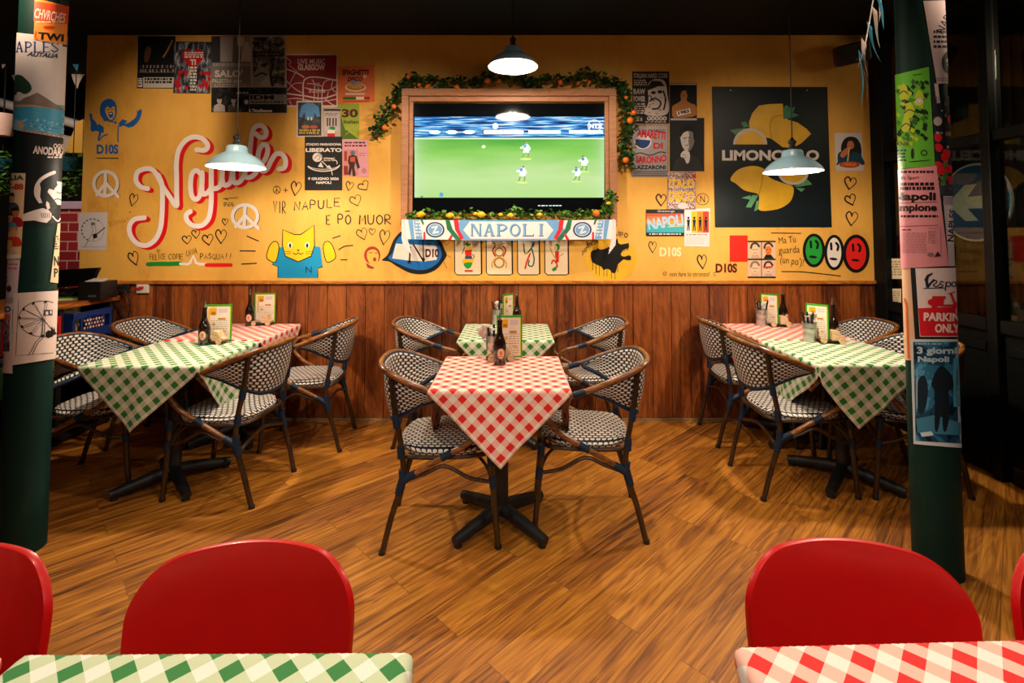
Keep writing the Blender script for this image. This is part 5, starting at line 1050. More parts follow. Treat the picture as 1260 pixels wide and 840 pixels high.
pp('flower_collage', 'dark collage poster with red flowers on the right side of the right pillar', RM, [(1146, 118), (1182, 118), (1184, 240), (1153, 240)], '#1a1e24', 2, f)
def f(a):
    a.text('do Sport', 1110, 216, 1131, 222, '#2a2022', 2, .0); a.micro(1110, 210, 1148, 213.5, 1, '#2a2022', 2, .8); a.micro(1109, 224.5, 1149, 235, 2, '#141012', 2, .75); a.text('Napoli', 1099, 236.5, 1151, 249.5, '#120e10', 2, .045); a.text('campione', 1096, 251, 1152, 262.5, '#120e10', 2, .03); a.line(1106, 249.8, 1152, 248.4, .6, '#2a2022', 2); a.micro(1110, 264.5, 1153, 268, 1, '#141012', 2, .8); a.line(1108, 278.5, 1153, 277, .5, '#4a3a3c', 2)
    a.micro(1112, 282, 1122, 284.5, 1, BLK, 2); a.micro(1112, 286, 1140, 312, 13, '#b07a80', 2, .4); a.micro(1142, 284, 1152, 300, 7, '#b07a80', 2, .4); a.stroke([(1142, 281), (1156, 280), (1157, 312)], .5, '#a06a70', 2, smooth=False); a.poly([(1149, 316), (1153, 309), (1157, 315)], '#2a2022', 2); a.ell(1145, 313, 4, 2.5, '#8a6a6c', 2)
pp('newspaper_page', 'pink sports newspaper front page wrapped on the right pillar', RM, [(1092, 210), (1151.5, 204), (1166, 327), (1096, 331)], '#dc909a', 4, f, 'newspaper')
def f(a): a.rect(1165, 253, 1175, 300, '#e0d4d8', 1.6); a.text('NAPLES', 1150, 273, 1190, 281, '#1c1c28', 2, .02, rot=-86); a.rect(1160, 242, 1180, 252, '#a89cb0', 1.5)
pp('paper_strip', 'pale lilac paper strip beside the pink newspaper on the right pillar', RM, [(1160, 241), (1190, 241), (1190, 328), (1167, 328)], '#cbbcc8', 1, f)
def f(a): a.stroke([(1114, 368), (1116.5, 376), (1117, 390), (1119, 440)], 2.4, '#d8641c', 2)
pp('cream_strip', 'cream paper strip with an orange stroke at the left of the parking sign', RM, [(1096, 322), (1120, 321), (1128, 443), (1100, 443)], '#dcb492', 1, f)
def f(a):
    a.paper([(1127, 330), (1192, 329), (1192, 414), (1132.5, 414)], '#dccccc', 1.6, .5); a.poly([(1130.5, 379), (1192, 376), (1192, 413), (1133, 413)], '#cc1a2a', 2.2)
    nb = '#1c2440'; a.poly([(1137.5, 344), (1140.5, 338), (1147.5, 335), (1147, 337.5), (1143, 340.5), (1142, 345), (1142.5, 349), (1148.5, 342.5), (1149.5, 344), (1142.5, 354), (1139.5, 353), (1138.6, 346)], nb, 2.6); a.stroke([(1147, 347), (1150, 344.5), (1152, 347), (1148, 350.5), (1152, 352.5), (1155, 350)], 1.5, nb, 2.6); a.stroke([(1160, 347), (1157, 346), (1156, 349), (1159, 350.5), (1158, 353), (1155, 353)], 1.4, nb, 2.6); a.stroke([(1163, 347), (1162, 357)], 1.5, nb, 2.6); a.ring(1165.5, 349.5, 2.6, 2.8, 1.4, nb, 2.6, 12); a.ring(1172, 349.5, 2.6, 2.8, 1.4, nb, 2.7, 12); a.line(1175, 346.5, 1175.5, 353, 1.5, nb, 2.7); a.line(1137, 354.5, 1162, 354, 1.1, nb, 2.6)
    rd = '#cc1a2a'; a.ell(1151, 371.5, 9.5, 5, rd, 2.6); a.rect(1147, 364, 1162.5, 367.5, rd, 2.65); a.poly([(1152, 366), (1162, 366), (1159, 372), (1162, 376.5), (1150, 376.5)], rd, 2.7); a.line(1158, 375.5, 1172, 375.5, 2.6, rd, 2.75); a.stroke([(1173.5, 375.5), (1171.5, 369), (1168.5, 361)], 2.6, rd, 2.8); a.line(1166, 361.5, 1172.5, 358.8, 1.5, rd, 2.85); a.ell(1149.5, 376.5, 3.4, 3.2, rd, 2.9); a.ell(1174.5, 375, 3.6, 3.6, rd, 2.95)
    a.text('PARKING', 1137, 384.5, 1188, 395, '#e8d8d4', 2.8, .05, rot=1); a.text('ONLY', 1150, 398, 1178.5, 409, '#e8d8d4', 2.8, .05); a.ell(1133, 412, .6, .6, '#d0c0b8', 2.8)
pp('parking_sign', 'red and white scooter parking sign with black border on the right pillar', RM, [(1121, 328), (1192, 327), (1192, 416), (1127, 417)], '#0f1416', 3, f, 'sign')
def f(a):
    a.poly([(1124.5, 420.5), (1196, 420), (1196, 546), (1127.5, 542)], photo_mat('blue_street_print', ['#0a1c2c', '#16405c', '#2a6a8c', '#4a90b0', '#12304a'], 9, (1, 1, .8)), 1.5)
    a.text('3 giorni', 1129, 426.5, 1176, 437.5, '#a8c4d4', 2, .05); a.text('Napoli', 1130, 438, 1167, 447, '#a8c4d4', 2, .05); a.micro(1127, 422, 1160, 424.5, 1, '#a8c4d4', 2, .6)
    a.poly([(1152, 455), (1158, 450), (1164, 454), (1170, 462), (1172, 476), (1166, 482), (1168, 505), (1164, 528), (1160, 528), (1158, 505), (1154, 528), (1150, 526), (1150, 484), (1146, 472)], '#0c1c28', 2.2, True); a.poly([(1130, 470), (1138, 462), (1142, 480), (1138, 505), (1131, 505)], '#0f2434', 2.1, True); a.rect(1172, 440, 1182, 500, '#4a94b4', 1.9); a.poly([(1128, 515), (1150, 510), (1182, 520), (1182, 535), (1130, 532)], '#3a7898', 1.8); a.poly([(1133, 532), (1146, 530), (1149, 535), (1135, 537)], '#b8d0d8', 2.4)
pp('blue_street_poster', 'blue-toned street photo poster with white border low on the right pillar', RM, [(1121, 417), (1200, 417), (1200, 552), (1125, 546)], '#c4ced4', 2, f)

# ================================================================ TABLES AND CLOTHS
ZT = 0.735
def make_table(name, label, loc, w, d, rz=0, group='square pedestal tables'):
    t = thing(name, label, 'table', loc, rz, group)
    MB().box((0, 0, ZT-.018), (w-.01, d-.01, .03)).build('tabletop', wood_top, t, smooth=False, bevel=.006)
    MB().lathe([(.036, .05), (.036, ZT-.05), (.09, ZT-.034)], 24).build('column', M_DARKMET, t)
    for k in range(4):
        a = PI/4+k*PI/2; ca, sa = math.cos(a), math.sin(a); L = .29
        m = MB().tube([(ca*.0, sa*.0, .075), (ca*.08, sa*.08, .068), (ca*(L-.06), sa*(L-.06), .042), (ca*L, sa*L, .032)], [.034, .033, .028, .024], 12, flat=.95)
        m.tube([(ca*(L-.02), sa*(L-.02), 0), (ca*(L-.02), sa*(L-.02), .02)], .018, 10); m.build('foot', M_DARKMET, t)
    MB().box((0, 0, ZT-.042), (.34, .05, .016)).box((0, 0, ZT-.042), (.05, .34, .016)).build('top_bracket', M_DARKMET, t, smooth=False)
    return t
wood_top = wood_mat('table_top_wood', '#4a2a14', '#7a4a24', '#94602e', 'x')
CL_R = gingham('red_gingham', '#dc1a14', '#ee6440', '#f4e8da', .0585)
CL_G = gingham('green_gingham', '#2a7a34', '#7fae52', '#f4ecdc', .0585)
def cloth(label, loc, w, d, m, rot, sx=0, sy=0, side=.905, seed=0, wave=1.0, trz=0):
    hx, hy = w/2+.003, d/2+.003; h = side/2; c, s = math.cos(rot), math.sin(rot); rr = .012
    rnd = random.Random(seed); ph = [rnd.uniform(0, 6.28) for _ in range(4)]
    def curve(e):
        if e < rr*PI/2: a = e/rr; return rr*math.sin(a), rr*(1-math.cos(a))
        return rr, rr+e-rr*PI/2
    def fn(u, v):
        a, b = (u-.5)*side, (v-.5)*side
        x, y = a*c-b*s+sx, a*s+b*c+sy
        ex, ey = max(abs(x)-hx, 0), max(abs(y)-hy, 0); z = ZT+.002; gx, gy = (1 if x > 0 else -1), (1 if y > 0 else -1)
        if ex == 0 and ey == 0: return (x, y, z+.0006*math.sin(x*31+ph[0])*math.sin(y*27+ph[1]))
        e = math.hypot(ex, ey); o, dr = curve(e); ux, uy = ex/e, ey/e
        X = x if ex == 0 else gx*(hx+o*ux+.0); Y = y if ey == 0 else gy*(hy+o*uy)
        wv = wave*(.010*math.sin((y if ex else x)*17+ph[2])+.004*math.sin((y if ex else x)*41+ph[3]))*min(1, dr/.25)+dr*.02*wave
        if ex: X += gx*wv*ux
        if ey: Y += gy*wv*uy
        return (X, Y, z-dr)
    # lines of the mesh are finest where the cloth bends over the table edge
    o = MB().grid(fn, 96, 96, lambda u, v: (u*side-.0146, v*side-.0146)).build('tablecloth', m, fix=False, solid=.0012, solid_off=1, angle=3.0)
    # the mesh was recentred: put it at the table
    o.location = Matrix.Rotation(trz, 3, 'Z') @ Vector(o.location)+Vector(loc); o.rotation_euler = (0, 0, trz)
    cat = 'tablecloth'; tag(o, label, cat, 'gingham tablecloths'); return o
TABS = [  # x, y, colour, table label, cloth label, cloth rotation, shift
 (-.054, 2.54, 'R', 'pedestal table under red gingham cloth in the middle of the floor', 'red gingham cloth with a point hanging towards the viewer, middle front table', R(45.5), 0, .0),
 (-.042, 3.585, 'G', 'pedestal table against the wainscot below the television', 'green gingham cloth on the middle table below the television', R(44), 0, 0),
 (-1.935, 2.945, 'G', 'pedestal table under green gingham cloth in the left group', 'green gingham cloth with a point hanging forward, left group', R(41.5), .015, -.005),
 (-1.935, 3.590, 'R', 'pedestal table against the wainscot in the left group', 'red gingham cloth on the left table against the wainscot', R(45), 0, 0),
 (1.915, 2.975, 'G', 'pedestal table under green gingham cloth in the right group', 'green gingham cloth with a point hanging forward, beside the right pillar', R(38.5), -.05, .0),
 (1.925, 3.600, 'R', 'pedestal table against the wainscot in the right group', 'red gingham cloth on the right table against the wainscot', R(45), 0, 0)]
for i, (x, y, k, lt, lc, rot, sx, sy) in enumerate(TABS):
    make_table('pedestal_table', lt, (x, y, 0), .60, .60)
    cloth(lc, (x, y, 0), .60, .60, CL_R if k == 'R' else CL_G, rot, sx, sy, seed=i, wave=.5 if y > 3.5 else 1.0)
# near tables at the bottom of the picture
for x, y, k, rz, lt, lc in ((-.473, .533, 'G', R(.4), 'nearest table under green gingham cloth at the bottom left', 'green gingham cloth on the nearest table at the bottom left'),
                        (.688, .555, 'R', R(1.8), 'nearest table under red gingham cloth at the bottom right', 'red gingham cloth on the nearest table at the bottom right'),
                        (-1.135, .53, 'R', 0, 'nearest table at the far left edge under a red gingham cloth', 'red gingham cloth at the far bottom left corner')):
    make_table('pedestal_table', lt, (x, y, 0), .60, .60, rz)
    cloth(lc, (x, y, 0), .60, .60, CL_G if k == 'G' else CL_R, R(45), 0, 0, seed=int(x*100), side=.905, wave=.3, trz=rz)

# ================================================================ BISTRO CHAIRS
M_BAMB = wood_mat('bamboo_look_tube', '#3a1e0c', '#7a4a22', '#a8703a', 'x', rough=.3, coat=.4)
M_BAMBD = wood_mat('bamboo_look_leg', '#170d07', '#33200f', '#4c3019', 'z', rough=.35, coat=.3)
M_NAVY = mat('#15293f', .5, var=.35, scale=90, bump=.15, name='navy_cord_binding', spec=.3)
WV_B = weave('woven_back', .0360, .0185, .62, .78); WV_S = weave('woven_seat', .0320, .0240, .76, .66)
RIM = [(-.300, 0, .812), (-.292, .10, .811), (-.262, .180, .803), (-.195, .232, .778), (-.10, .250, .742), (0, .255, .702), (.09, .254, .672)]
ARM = [(.155, .250, .655), (.192, .244, .628), (.200, .239, .585), (.176, .236, .535), (.120, .232, .485), (.030, .230, .435), (-.07, .226, .380), (-.150, .218, .330)]
def mir(p): return [(x, -y, z) for x, y, z in p]
def make_chair():
    t = thing('bistro_armchair', '', 'chair', (0, 0, 0), 0, 'woven bistro armchairs')
    rim = crom(mir((RIM+ARM)[1:])[::-1]+RIM+ARM, 5)
    rail = MB().tube(rim, .0135, 12).build('top_rail', M_BAMB, t)
    half = crom(mir(RIM[1:6])[::-1]+RIM[:6], 6); n = len(half)
    inn = [(x*.955+.004, y*.93, z-.004) for x, y, z in half]
    def low(i):
        s = abs(2*i/(n-1)-1); x, y, z = inn[i]; k = s**2.6
        return Vector((x*.86-.005+(x*.14)*k, y*(.80+.2*k), .548+(z-.006-.548)*k))
    lows = [low(i) for i in range(n)]
    def fn(u, v):
        f = u*(n-1); i = min(int(f), n-2); q = f-i; a = Vector(inn[i]).lerp(Vector(inn[i+1]), q); b = lows[i].lerp(lows[i+1], q)
        p = a.lerp(b, v); bulge = math.sin(v*PI)*.012; d = Vector((p.x, p.y, 0)).normalized(); return p+d*bulge
    arc = [0]
    for i in range(1, n): arc.append(arc[-1]+(Vector(inn[i])-Vector(inn[i-1])).length)
    def uvf(u, v):
        f = u*(n-1); i = min(int(f), n-2); return (arc[i]+(arc[i+1]-arc[i])*(f-i), v*.245)
    MB().grid(fn, (n-1), 14, uvf).build('backrest', WV_B, t, fix=False, solid=.010, solid_off=0, angle=2.0)
    e = MB().tube([(x*.985, y*.972, z-.006) for x, y, z in half], .0135, 10); e.tube([tuple(p) for p in lows], .0115, 10); e.build('back_edging', M_NAVY, t)
    def sfn(top):
        def g(u, v):
            a, b = 2*u-1, 2*v-1
            # rounded square
            k = .82; X = a*math.sqrt(max(0, 1-k*b*b/2*abs(b)**1.5)); Y = b*math.sqrt(max(0, 1-k*a*a/2*abs(a)**1.5)); r = max(abs(a), abs(b))
            sc = 1-.03*(1-top)
            return (X*.215*sc+.01, Y*.218*sc*(1+.04*X), .425+.032*top*(1 if r < .999 else .55)+(.008*(1-r*r) if top else 0))
        return g
    s = MB().grid(sfn(1), 22, 22, lambda u, v: (u*.43, v*.436)); s.grid(sfn(0), 22, 22, lambda u, v: (u*.43, v*.436))
    N = 23; per = [i for i in range(N)]+[j*N+22 for j in range(1, N)]+[22*N+i for i in range(21, -1, -1)]+[j*N for j in range(21, 0, -1)]
    edge_uv = []
    base = len(s.v); ln = 0
    for q, i in enumerate(per):
        if q: ln += (Vector(s.v[i])-Vector(s.v[per[q-1]])).length
        s.v += [s.v[i], s.v[i+N*N]]; s.uv += [(ln, 0), (ln, .034)]
    P = len(per)
    for q in range(P): j = (q+1) % P; s.f.append((base+2*q, base+2*q+1, base+2*j+1, base+2*j)); s.mi.append(0)
    s.build('seat', WV_S, t, angle=.9)
    ring = crom([(-.185, -.17, .418), (-.20, 0, .418), (-.185, .17, .418), (-.05, .21, .418), (.12, .205, .418), (.205, .165, .418), (.215, 0, .418), (.205, -.165, .418), (.12, -.205, .418), (-.05, -.21, .418)], 4, True)
    MB().tube(ring, .011, 8, closed=True).build('seat_frame', M_BAMBD, t)
    for sy in (1, -1):
        rl = MB().tube(crom([(-.258, .205*sy, 0), (-.218, .212*sy, .16), (-.168, .214*sy, .33), (-.175, .214*sy, .46), (-.205, .212*sy, .62), (-.225, .208*sy, .785)], 4), .0135, 10).build('leg', M_BAMBD, t)
        fl = MB().tube([(.258, .190*sy, 0), (.238, .192*sy, .22), (.222, .190*sy, .425)], .0135, 10).build('leg', M_BAMBD, t)
        m = MB().tube(crom([(.232, .192*sy, .295), (.13, .214*sy, .325), (.02, .226*sy, .385), (-.07, .222*sy, .352), (-.165, .214*sy, .318)], 4), .009, 8); m.build('stretcher', M_BAMBD, t)
        for par_, seg in ((rl, ([(-.172, .214*sy, .37), (-.166, .214*sy, .335), (-.178, .214*sy, .29), (-.188, .213*sy, .262)], [.016, .019, .019, .016])), (rail, ([(-.168, .215*sy, .322), (-.11, .223*sy, .357)], [.020, .0165])),
            (rail, ([(.005, .229*sy, .421), (.05, .231*sy, .447)], .0168)), (fl, ([(.236, .192*sy, .27), (.231, .192*sy, .32)], .0172)), (fl, ([(.226, .191*sy, .37), (.222, .190*sy, .425)], .0172)),
            (rail, ([(.02, .2553*sy, .695), (.075, .2548*sy, .677)], .0165)), (rl, ([(-.176, .214*sy, .42), (-.178, .214*sy, .475)], .0168)), (rl, ([(-.196, .212*sy, .555), (-.204, .212*sy, .61)], .0168))):
            MB().tube(*seg, 10).build('cord_binding', M_NAVY, par_)
        for par_, q in ((rl, (-.258, .205*sy, 0)), (fl, (.258, .190*sy, 0))): MB().lathe([(.0001, 0), (.0155, 0), (.0155, .016), (.0001, .018)], 12, q).build('foot_cap', M_DARKMET, par_)
        MB().tube(crom([(.236, .190*sy, .27), (.20, .15*sy, .355), (.12, .09*sy, .408)], 4), .0075, 8).build('brace', M_BAMBD, t)
    MB().tube(crom([(.238, -.192, .30), (.225, -.12, .37), (.22, 0, .40), (.225, .12, .37), (.238, .192, .30)], 4), .008, 8).build('stretcher', M_BAMBD, t)
    MB().tube(crom([(-.182, -.214, .28), (-.175, 0, .33), (-.182, .214, .28)], 5), .009, 8).build('stretcher', M_BAMBD, t)
    return t
CH = [(-.33, 2.515, 3, 'woven armchair at the left side of the middle front table'), (.375, 2.60, 176, 'woven armchair at the right side of the middle front table'),
 (-.525, 3.60, -2, 'woven armchair at the left of the table below the television'), (.505, 3.625, 182, 'woven armchair at the right of the table below the television'),
 (-1.585, 2.905, 174, 'woven armchair seen from behind at the front of the left group'), (-1.40, 3.545, 184, 'woven armchair against the wainscot on the right of the left group'),
 (-2.39, 3.005, 6, 'woven armchair beside the left pillar at the green-clothed table'), (-2.43, 3.60, 4, 'woven armchair nearest the crates, at the back of the left group'),
 (1.60, 2.955, 0, 'woven armchair seen from behind at the front left of the right group'), (1.645, 3.61, -4, 'woven armchair against the wainscot at the left of the right group'),
 (2.20, 2.96, 182, 'woven armchair half hidden by the right pillar'), (2.31, 3.57, 176, 'woven armchair in the corner by the glazing')]
ch0 = make_chair()
for i, (x, y, a, lab) in enumerate(CH):
    if i == 0: ch0.location = (x, y, 0); ch0.rotation_euler = (0, 0, R(a)); ch0['label'] = lab
    else: dup(ch0, (x, y, 0), R(a), lab)

# ================================================================ RED CHAIRS
M_REDW = mat('#b8080a', .36, name='red_lacquered_plywood', var=.1, scale=14, coat=.1, spec=.3); M_CHROME = mat('#3a3a3a', .25, .9, name='dark_steel_tube')
def make_red():
    t = thing('red_chair', '', 'chair', (0, 0, 0), 0, 'red plywood chairs')
    # backrest: bent ply panel; faces -Y (towards the near table), chair base at z 0
    hw = .205
    def fn(u, v):
        a = math.sin((u-.5)*PI); x = a*hw; r = .085
        zt = .803-.022*abs(a)**2.2; e = max(0, abs(x)-(hw-r)); zt -= (r-math.sqrt(max(0, r*r-e*e)))*.95
        z = .45+(zt-.45)*(1-(1-v)**1.4); k = .95+.05*min(1, (z-.45)/.22)
        return (x*k, .19+.045*(z-.45)/.37-.055*(x/hw)**2, z)
    MB().grid(fn, 44, 30).build('backrest', M_REDW, t, fix=False, solid=.014, solid_off=0, bevel=.003, angle=.9)
    def sf(u, v):
        a, b = 2*u-1, 2*v-1; X = a*math.sqrt(1-.3*b*b*abs(b)); Y = b*math.sqrt(1-.3*a*a*abs(a)); return (X*.215, Y*.205, .455-.012*(1-a*a)+.012*(b if b < 0 else 0)*abs(b)*1.0)
    MB().grid(sf, 20, 20).build('seat', M_REDW, t, fix=False, solid=.014, solid_off=0, angle=.9)
    for sx in (1, -1):
        MB().tube(crom([(.20*sx, .235, 0), (.19*sx, .20, .22), (.175*sx, .185, .44), (.16*sx, .196, .60)], 4), .011, 10).build('leg', M_CHROME, t)
        MB().tube([(.20*sx, -.20, 0), (.185*sx, -.175, .44)], .011, 10).build('leg', M_CHROME, t)
        MB().tube([(.186*sx, -.176, .43), (.178*sx, .188, .43)], .009, 8).build('seat_rail', M_CHROME, t)
    return t
RC = [(-.494, .80, 4, 'red plywood chair behind the near green-clothed table'), (-1.058, .79, 2, 'red plywood chair cut off at the left edge of the picture'),
 (.638, .805, -5, 'red plywood chair behind the near red-clothed table'), (1.142, .80, -3, 'red plywood chair cut off at the right edge of the picture')]
rc0 = make_red()
for i, (x, y, a, lab) in enumerate(RC):
    if i == 0: rc0.location = (x, y, 0); rc0.rotation_euler = (0, 0, R(a)); rc0['label'] = lab
    else: dup(rc0, (x, y, 0), R(a), lab)

# ================================================================ THINGS ON THE TABLES
ZC = ZT+.0038
M_BOT = mat('#1c0f08', .08, name='brown_bottle_glass', var=.1, spec=.8, coat=.6); M_LABEL = mat('#d8b494', .55, name='paper_label'); M_STEEL = mat('#b8b8b4', .25, .95, name='polished_steel')
M_GALV = mat('#c4c6c2', .3, .9, name='galvanised_tin', var=.2, scale=30); M_PALE = wood_mat('pale_birch', '#b08a60', '#d8b488', '#e8cca0', 'x', rough=.5, gs=.8)
M_MGREEN = mat('#2f9a28', .4, name='green_plastic_frame'); M_NAPK = mat('#ece0d4', .8, name='paper_napkin', var=.05)
def bottle(x, y, rz, lab):
    t = thing('oil_bottle', lab, 'bottle', (x, y, ZC), rz, 'dark dressing bottles')
    MB().lathe([(.0001, 0), (.030, 0), (.033, .004), (.0335, .10), (.031, .118), (.022, .142), (.0145, .165), (.0125, .20), (.0122, .218), (.0145, .220), (.0145, .229), (.011, .231)], 28).build('bottle_body', M_BOT, t)
    MB().lathe([(.0001, .229), (.0085, .229), (.0085, .236), (.0045, .239), (.0035, .262), (.0022, .268), (.0001, .268)], 14).build('pourer', M_STEEL, t)
    # oval paper label on the front (-Y) side
    def lm(u, v, L): th = u/.0335; return Vector((.0335*math.sin(th)+L*0, -(.0338+L*.0004)*math.cos(th), .062-v))
    a = Art(lm, sub=.004); a.ell(0, 0, .019, .027, '#e0bc9c', 1, n=24); a.ring(0, 0, .0165, .0245, .0014, '#b8442c', 1.6, 24); a.ell(0, -.002, .008, .012, mat('#c86a50', .5, var=.5, scale=200), 2, n=12); a.rect(-.011, .012, .011, .015, '#a83a28', 2)
    a.mb.build('label_print', a.mats, t, smooth=True, fix=False); return t
def menu(x, y, rz, lab, w=.155, h=.235, tilt=0):
    t = thing('menu_card', lab, 'menu', (x, y, ZC), rz, 'green-framed menu cards')
    zl = .006
    fr = MB(); 
    for c, d in (((0, 0, zl+.004), (w, .008, .008)), ((0, 0, h-.005), (w, .008, .010)), ((-w/2+.004, 0, zl+h/2), (.008, .008, h-zl)), ((w/2-.004, 0, zl+h/2), (.008, .008, h-zl))): fr.box(c, d)
    fr.build('menu_frame', M_MGREEN, t, smooth=False, bevel=.001)
    for sgn in (-1, 1):
        a = Art(lambda u, v, L: Vector((sgn*-1*u, sgn*(.0022+L*.0004), h-v)))
        a.paper((-w/2+.006, .008, w/2-.006, h-zl), '#e8d23a', 1, 2); a.rect(-w/2+.012, .014, w/2-.012, h-zl-.006, '#ecdcc8', 1.6)
        a.rect(-w*.30, .022, -w*.06, .066, '#e8a818', 2); a.rect(-w*.25, .046, -w*.1, .064, '#b86a18', 2.4); a.rect(0, .085, w*.28, .096, '#c87a2a', 2); a.rect(-w*.36, .022, -w*.3, .15, '#e8b040', 2.1)
        for r in range(9):
            yy = .10+r*.0125
            if yy < h-.03:
                xx = -w*.28
                while xx < w*.36: q = random.uniform(.006, .016); a.rect(xx, yy, min(xx+q, w*.38), yy+.0032, '#9a8474' if r != 4 else '#4a2a1c', 2); xx += q+.006
        a.ell(-w*.15, .125, .012, .008, '#d89a3a', 2.4, n=12); a.ell(w*.22, .17, .012, .009, '#e0b070', 2.4, n=12); a.rect(w*.02, .025, w*.34, .05, '#d8c4c8', 2.1)
        a.mb.build('menu_sheet', a.mats, t, smooth=False, fix=False)
    return t
def holder(x, y, rz, lab):
    """small wooden car that holds the menu: two side profiles, base and four wheels"""
    t = thing('wooden_car_holder', lab, 'holder', (x, y, ZC), rz, 'wooden car-shaped menu holders')
    MB().box((0, 0, .0155), (.15, .062, .007)).build('chassis', mat('#1a1614', .5), t, smooth=False, bevel=.001)
    cab = [(.0, .019), (.072, .019), (.074, .034), (.058, .040), (.040, .078), (.010, .082), (.0, .080)]
    MB().prism(cab, lambda u, v, d: Vector((u, d, v)), -.024, .024).build('car_cab', M_PALE, t, smooth=False, bevel=.003)
    for xx in (-.052, .052):
        for yy in (-.033, .033):
            m = MB().lathe([(.0001, -.005), (.017, -.005), (.0185, -.003), (.0185, .003), (.017, .005), (.0001, .005)], 22); m.v = [(v[0]+xx, yy+v[2], v[1]+.0186) for v in m.v]; m.build('wheel', M_PALE, t)
    return t
def bucket(x, y, rz, lab, r=.042, h=.118):
    t = thing('cutlery_bucket', lab, 'bucket', (x, y, ZC), rz, 'tin cutlery buckets')
    pr = [(.0001, .001), (r*.86, .001), (r*.88, .006)]
    for q in range(1, 12):
        z = h*q/12; rr = r*(.88+.12*q/12); pr += [(rr, z), (rr+(.0016 if q in (3, 4, 7, 8) else 0), z+h/36)]
    pr += [(r, h), (r+.003, h+.001), (r+.003, h+.004), (r-.001, h+.003), (r-.003, h-.004), (r*.85, .008), (.0001, .006)]
    MB().lathe(pr, 32, cap=False).build('tin_body', M_GALV, t); return t
M_BLKH = mat('#101010', .4, name='black_handle')
def cutlery(x, y, n, rnd, lab, r=.042):
    for k in range(n):
        a = rnd.uniform(0, 6.28); q = rnd.uniform(.15, .6)*r; bx, by = q*math.cos(a)*.6, q*math.sin(a)*.6; tx, ty = q*math.cos(a)*2.0, q*math.sin(a)*2.0; zt = rnd.uniform(.165, .19)
        b0 = Vector((x+bx, y+by, ZC+.012)); b1 = Vector((x+tx, y+ty, ZC+zt)); d = b1-b0
        t = thing('table_knife', lab, 'cutlery', b0, 0, 'black-handled cutlery in the tin buckets')
        MB().tube([d*.5, d*.56, d*.9, d], [.003, .0062, .0068, .005], 8, flat=.6).build('handle', M_BLKH, t)
        MB().tube([d*0.0, d*.1, d*.48, d*.52], [.002, .006, .005, .003], 8, flat=.25).build('blade', M_STEEL, t)
def napkin(x, y, lab, seed, z0=.095, sz=.075):
    rnd = random.Random(seed); mb = MB()
    def fn(u, v):
        a, b = u-.5, v-.5
        return (x+a*sz*(.5+.9*v)+.006*math.sin(v*9+u*5), y+.018*math.sin(u*PI)*(1-v)+.012*math.sin(u*13+seed)*v-b*.02, ZC+z0+v*sz*1.0+.012*math.cos(u*7+seed)*v)
    mb.grid(fn, 16, 12); o = mb.build('paper_napkin', M_NAPK, fix=False, solid=.0025, angle=2.5); tag(o, lab, 'napkin', 'white paper napkins in the buckets')
rnd = random.Random(3)
def table_set(place, hx, hy, hrz, mp, bp, kp=None, npk=None, ncut=5, mw=.155):
    holder(hx, hy, hrz, 'small wooden car holder on '+place)
    menu(*mp, 'menu card with green border standing on '+place, w=mw)
    bottle(*bp, 'dark brown bottle with pourer and oval label on '+place)
    if kp:
        bucket(kp[0], kp[1], 0, 'tin bucket for cutlery on '+place)
        if ncut: cutlery(kp[0], kp[1], ncut, rnd, 'black-handled cutlery in the tin bucket on '+place)
        if npk: napkin(npk[0], npk[1], 'white paper napkin in the tin bucket on '+place, len(place))
def atab(px, py): p = atz(px, py, ZC); return p.x, p.y
# left front: bottle 251,423 ; menu 257,415
b = atab(251, 424); table_set('the green cloth of the left group', b[0]+.04, b[1]+.035, R(-4), (b[0]+.035, b[1]+.085, R(4)), (b[0], b[1], R(14)), None, None, 0, .168)
b = atab(310, 400); table_set('the red cloth of the left group', b[0]+.075, b[1]+.005, R(4), (b[0]+.07, b[1]+.055, R(6)), (b[0]-.01, b[1]-.015, R(14)))
b = atab(615, 448); table_set('the middle front table', b[0]+.0, b[1]+.075, R(10), (b[0]+.05, b[1]+.12, R(6)), (b[0], b[1], R(12)), (b[0]-.04, b[1]+.16), (b[0]-.085, b[1]+.155), 3, .14)
b = atab(636, 401); table_set('the table below the television', b[0]-.05, b[1]-.0+.02, R(70), (b[0]-.065, b[1]+.02, R(55)), (b[0]+.0, b[1]-.05, R(20)), (b[0]-.145, b[1]+.03), (b[0]-.115, b[1]+.03), 5, .13)
b = atab(1027, 421); table_set('the green cloth of the right group', b[0]-.035, b[1]-.02, R(-12), (b[0]-.085, b[1]+.035, R(-48)), (b[0]+.02, b[1]+.045, R(20)), (b[0]-.145, b[1]+.02), (b[0]-.115, b[1]+.045), 5, .13)
b = atab(966, 401); table_set('the red cloth of the right group', b[0]-.05, b[1]-.02, R(-8), (b[0]-.095, b[1]+.035, R(-52)), (b[0]+.01, b[1]+.04, R(20)), (b[0]-.165, b[1]+.02), (b[0]-.14, b[1]+.05), 5, .13)

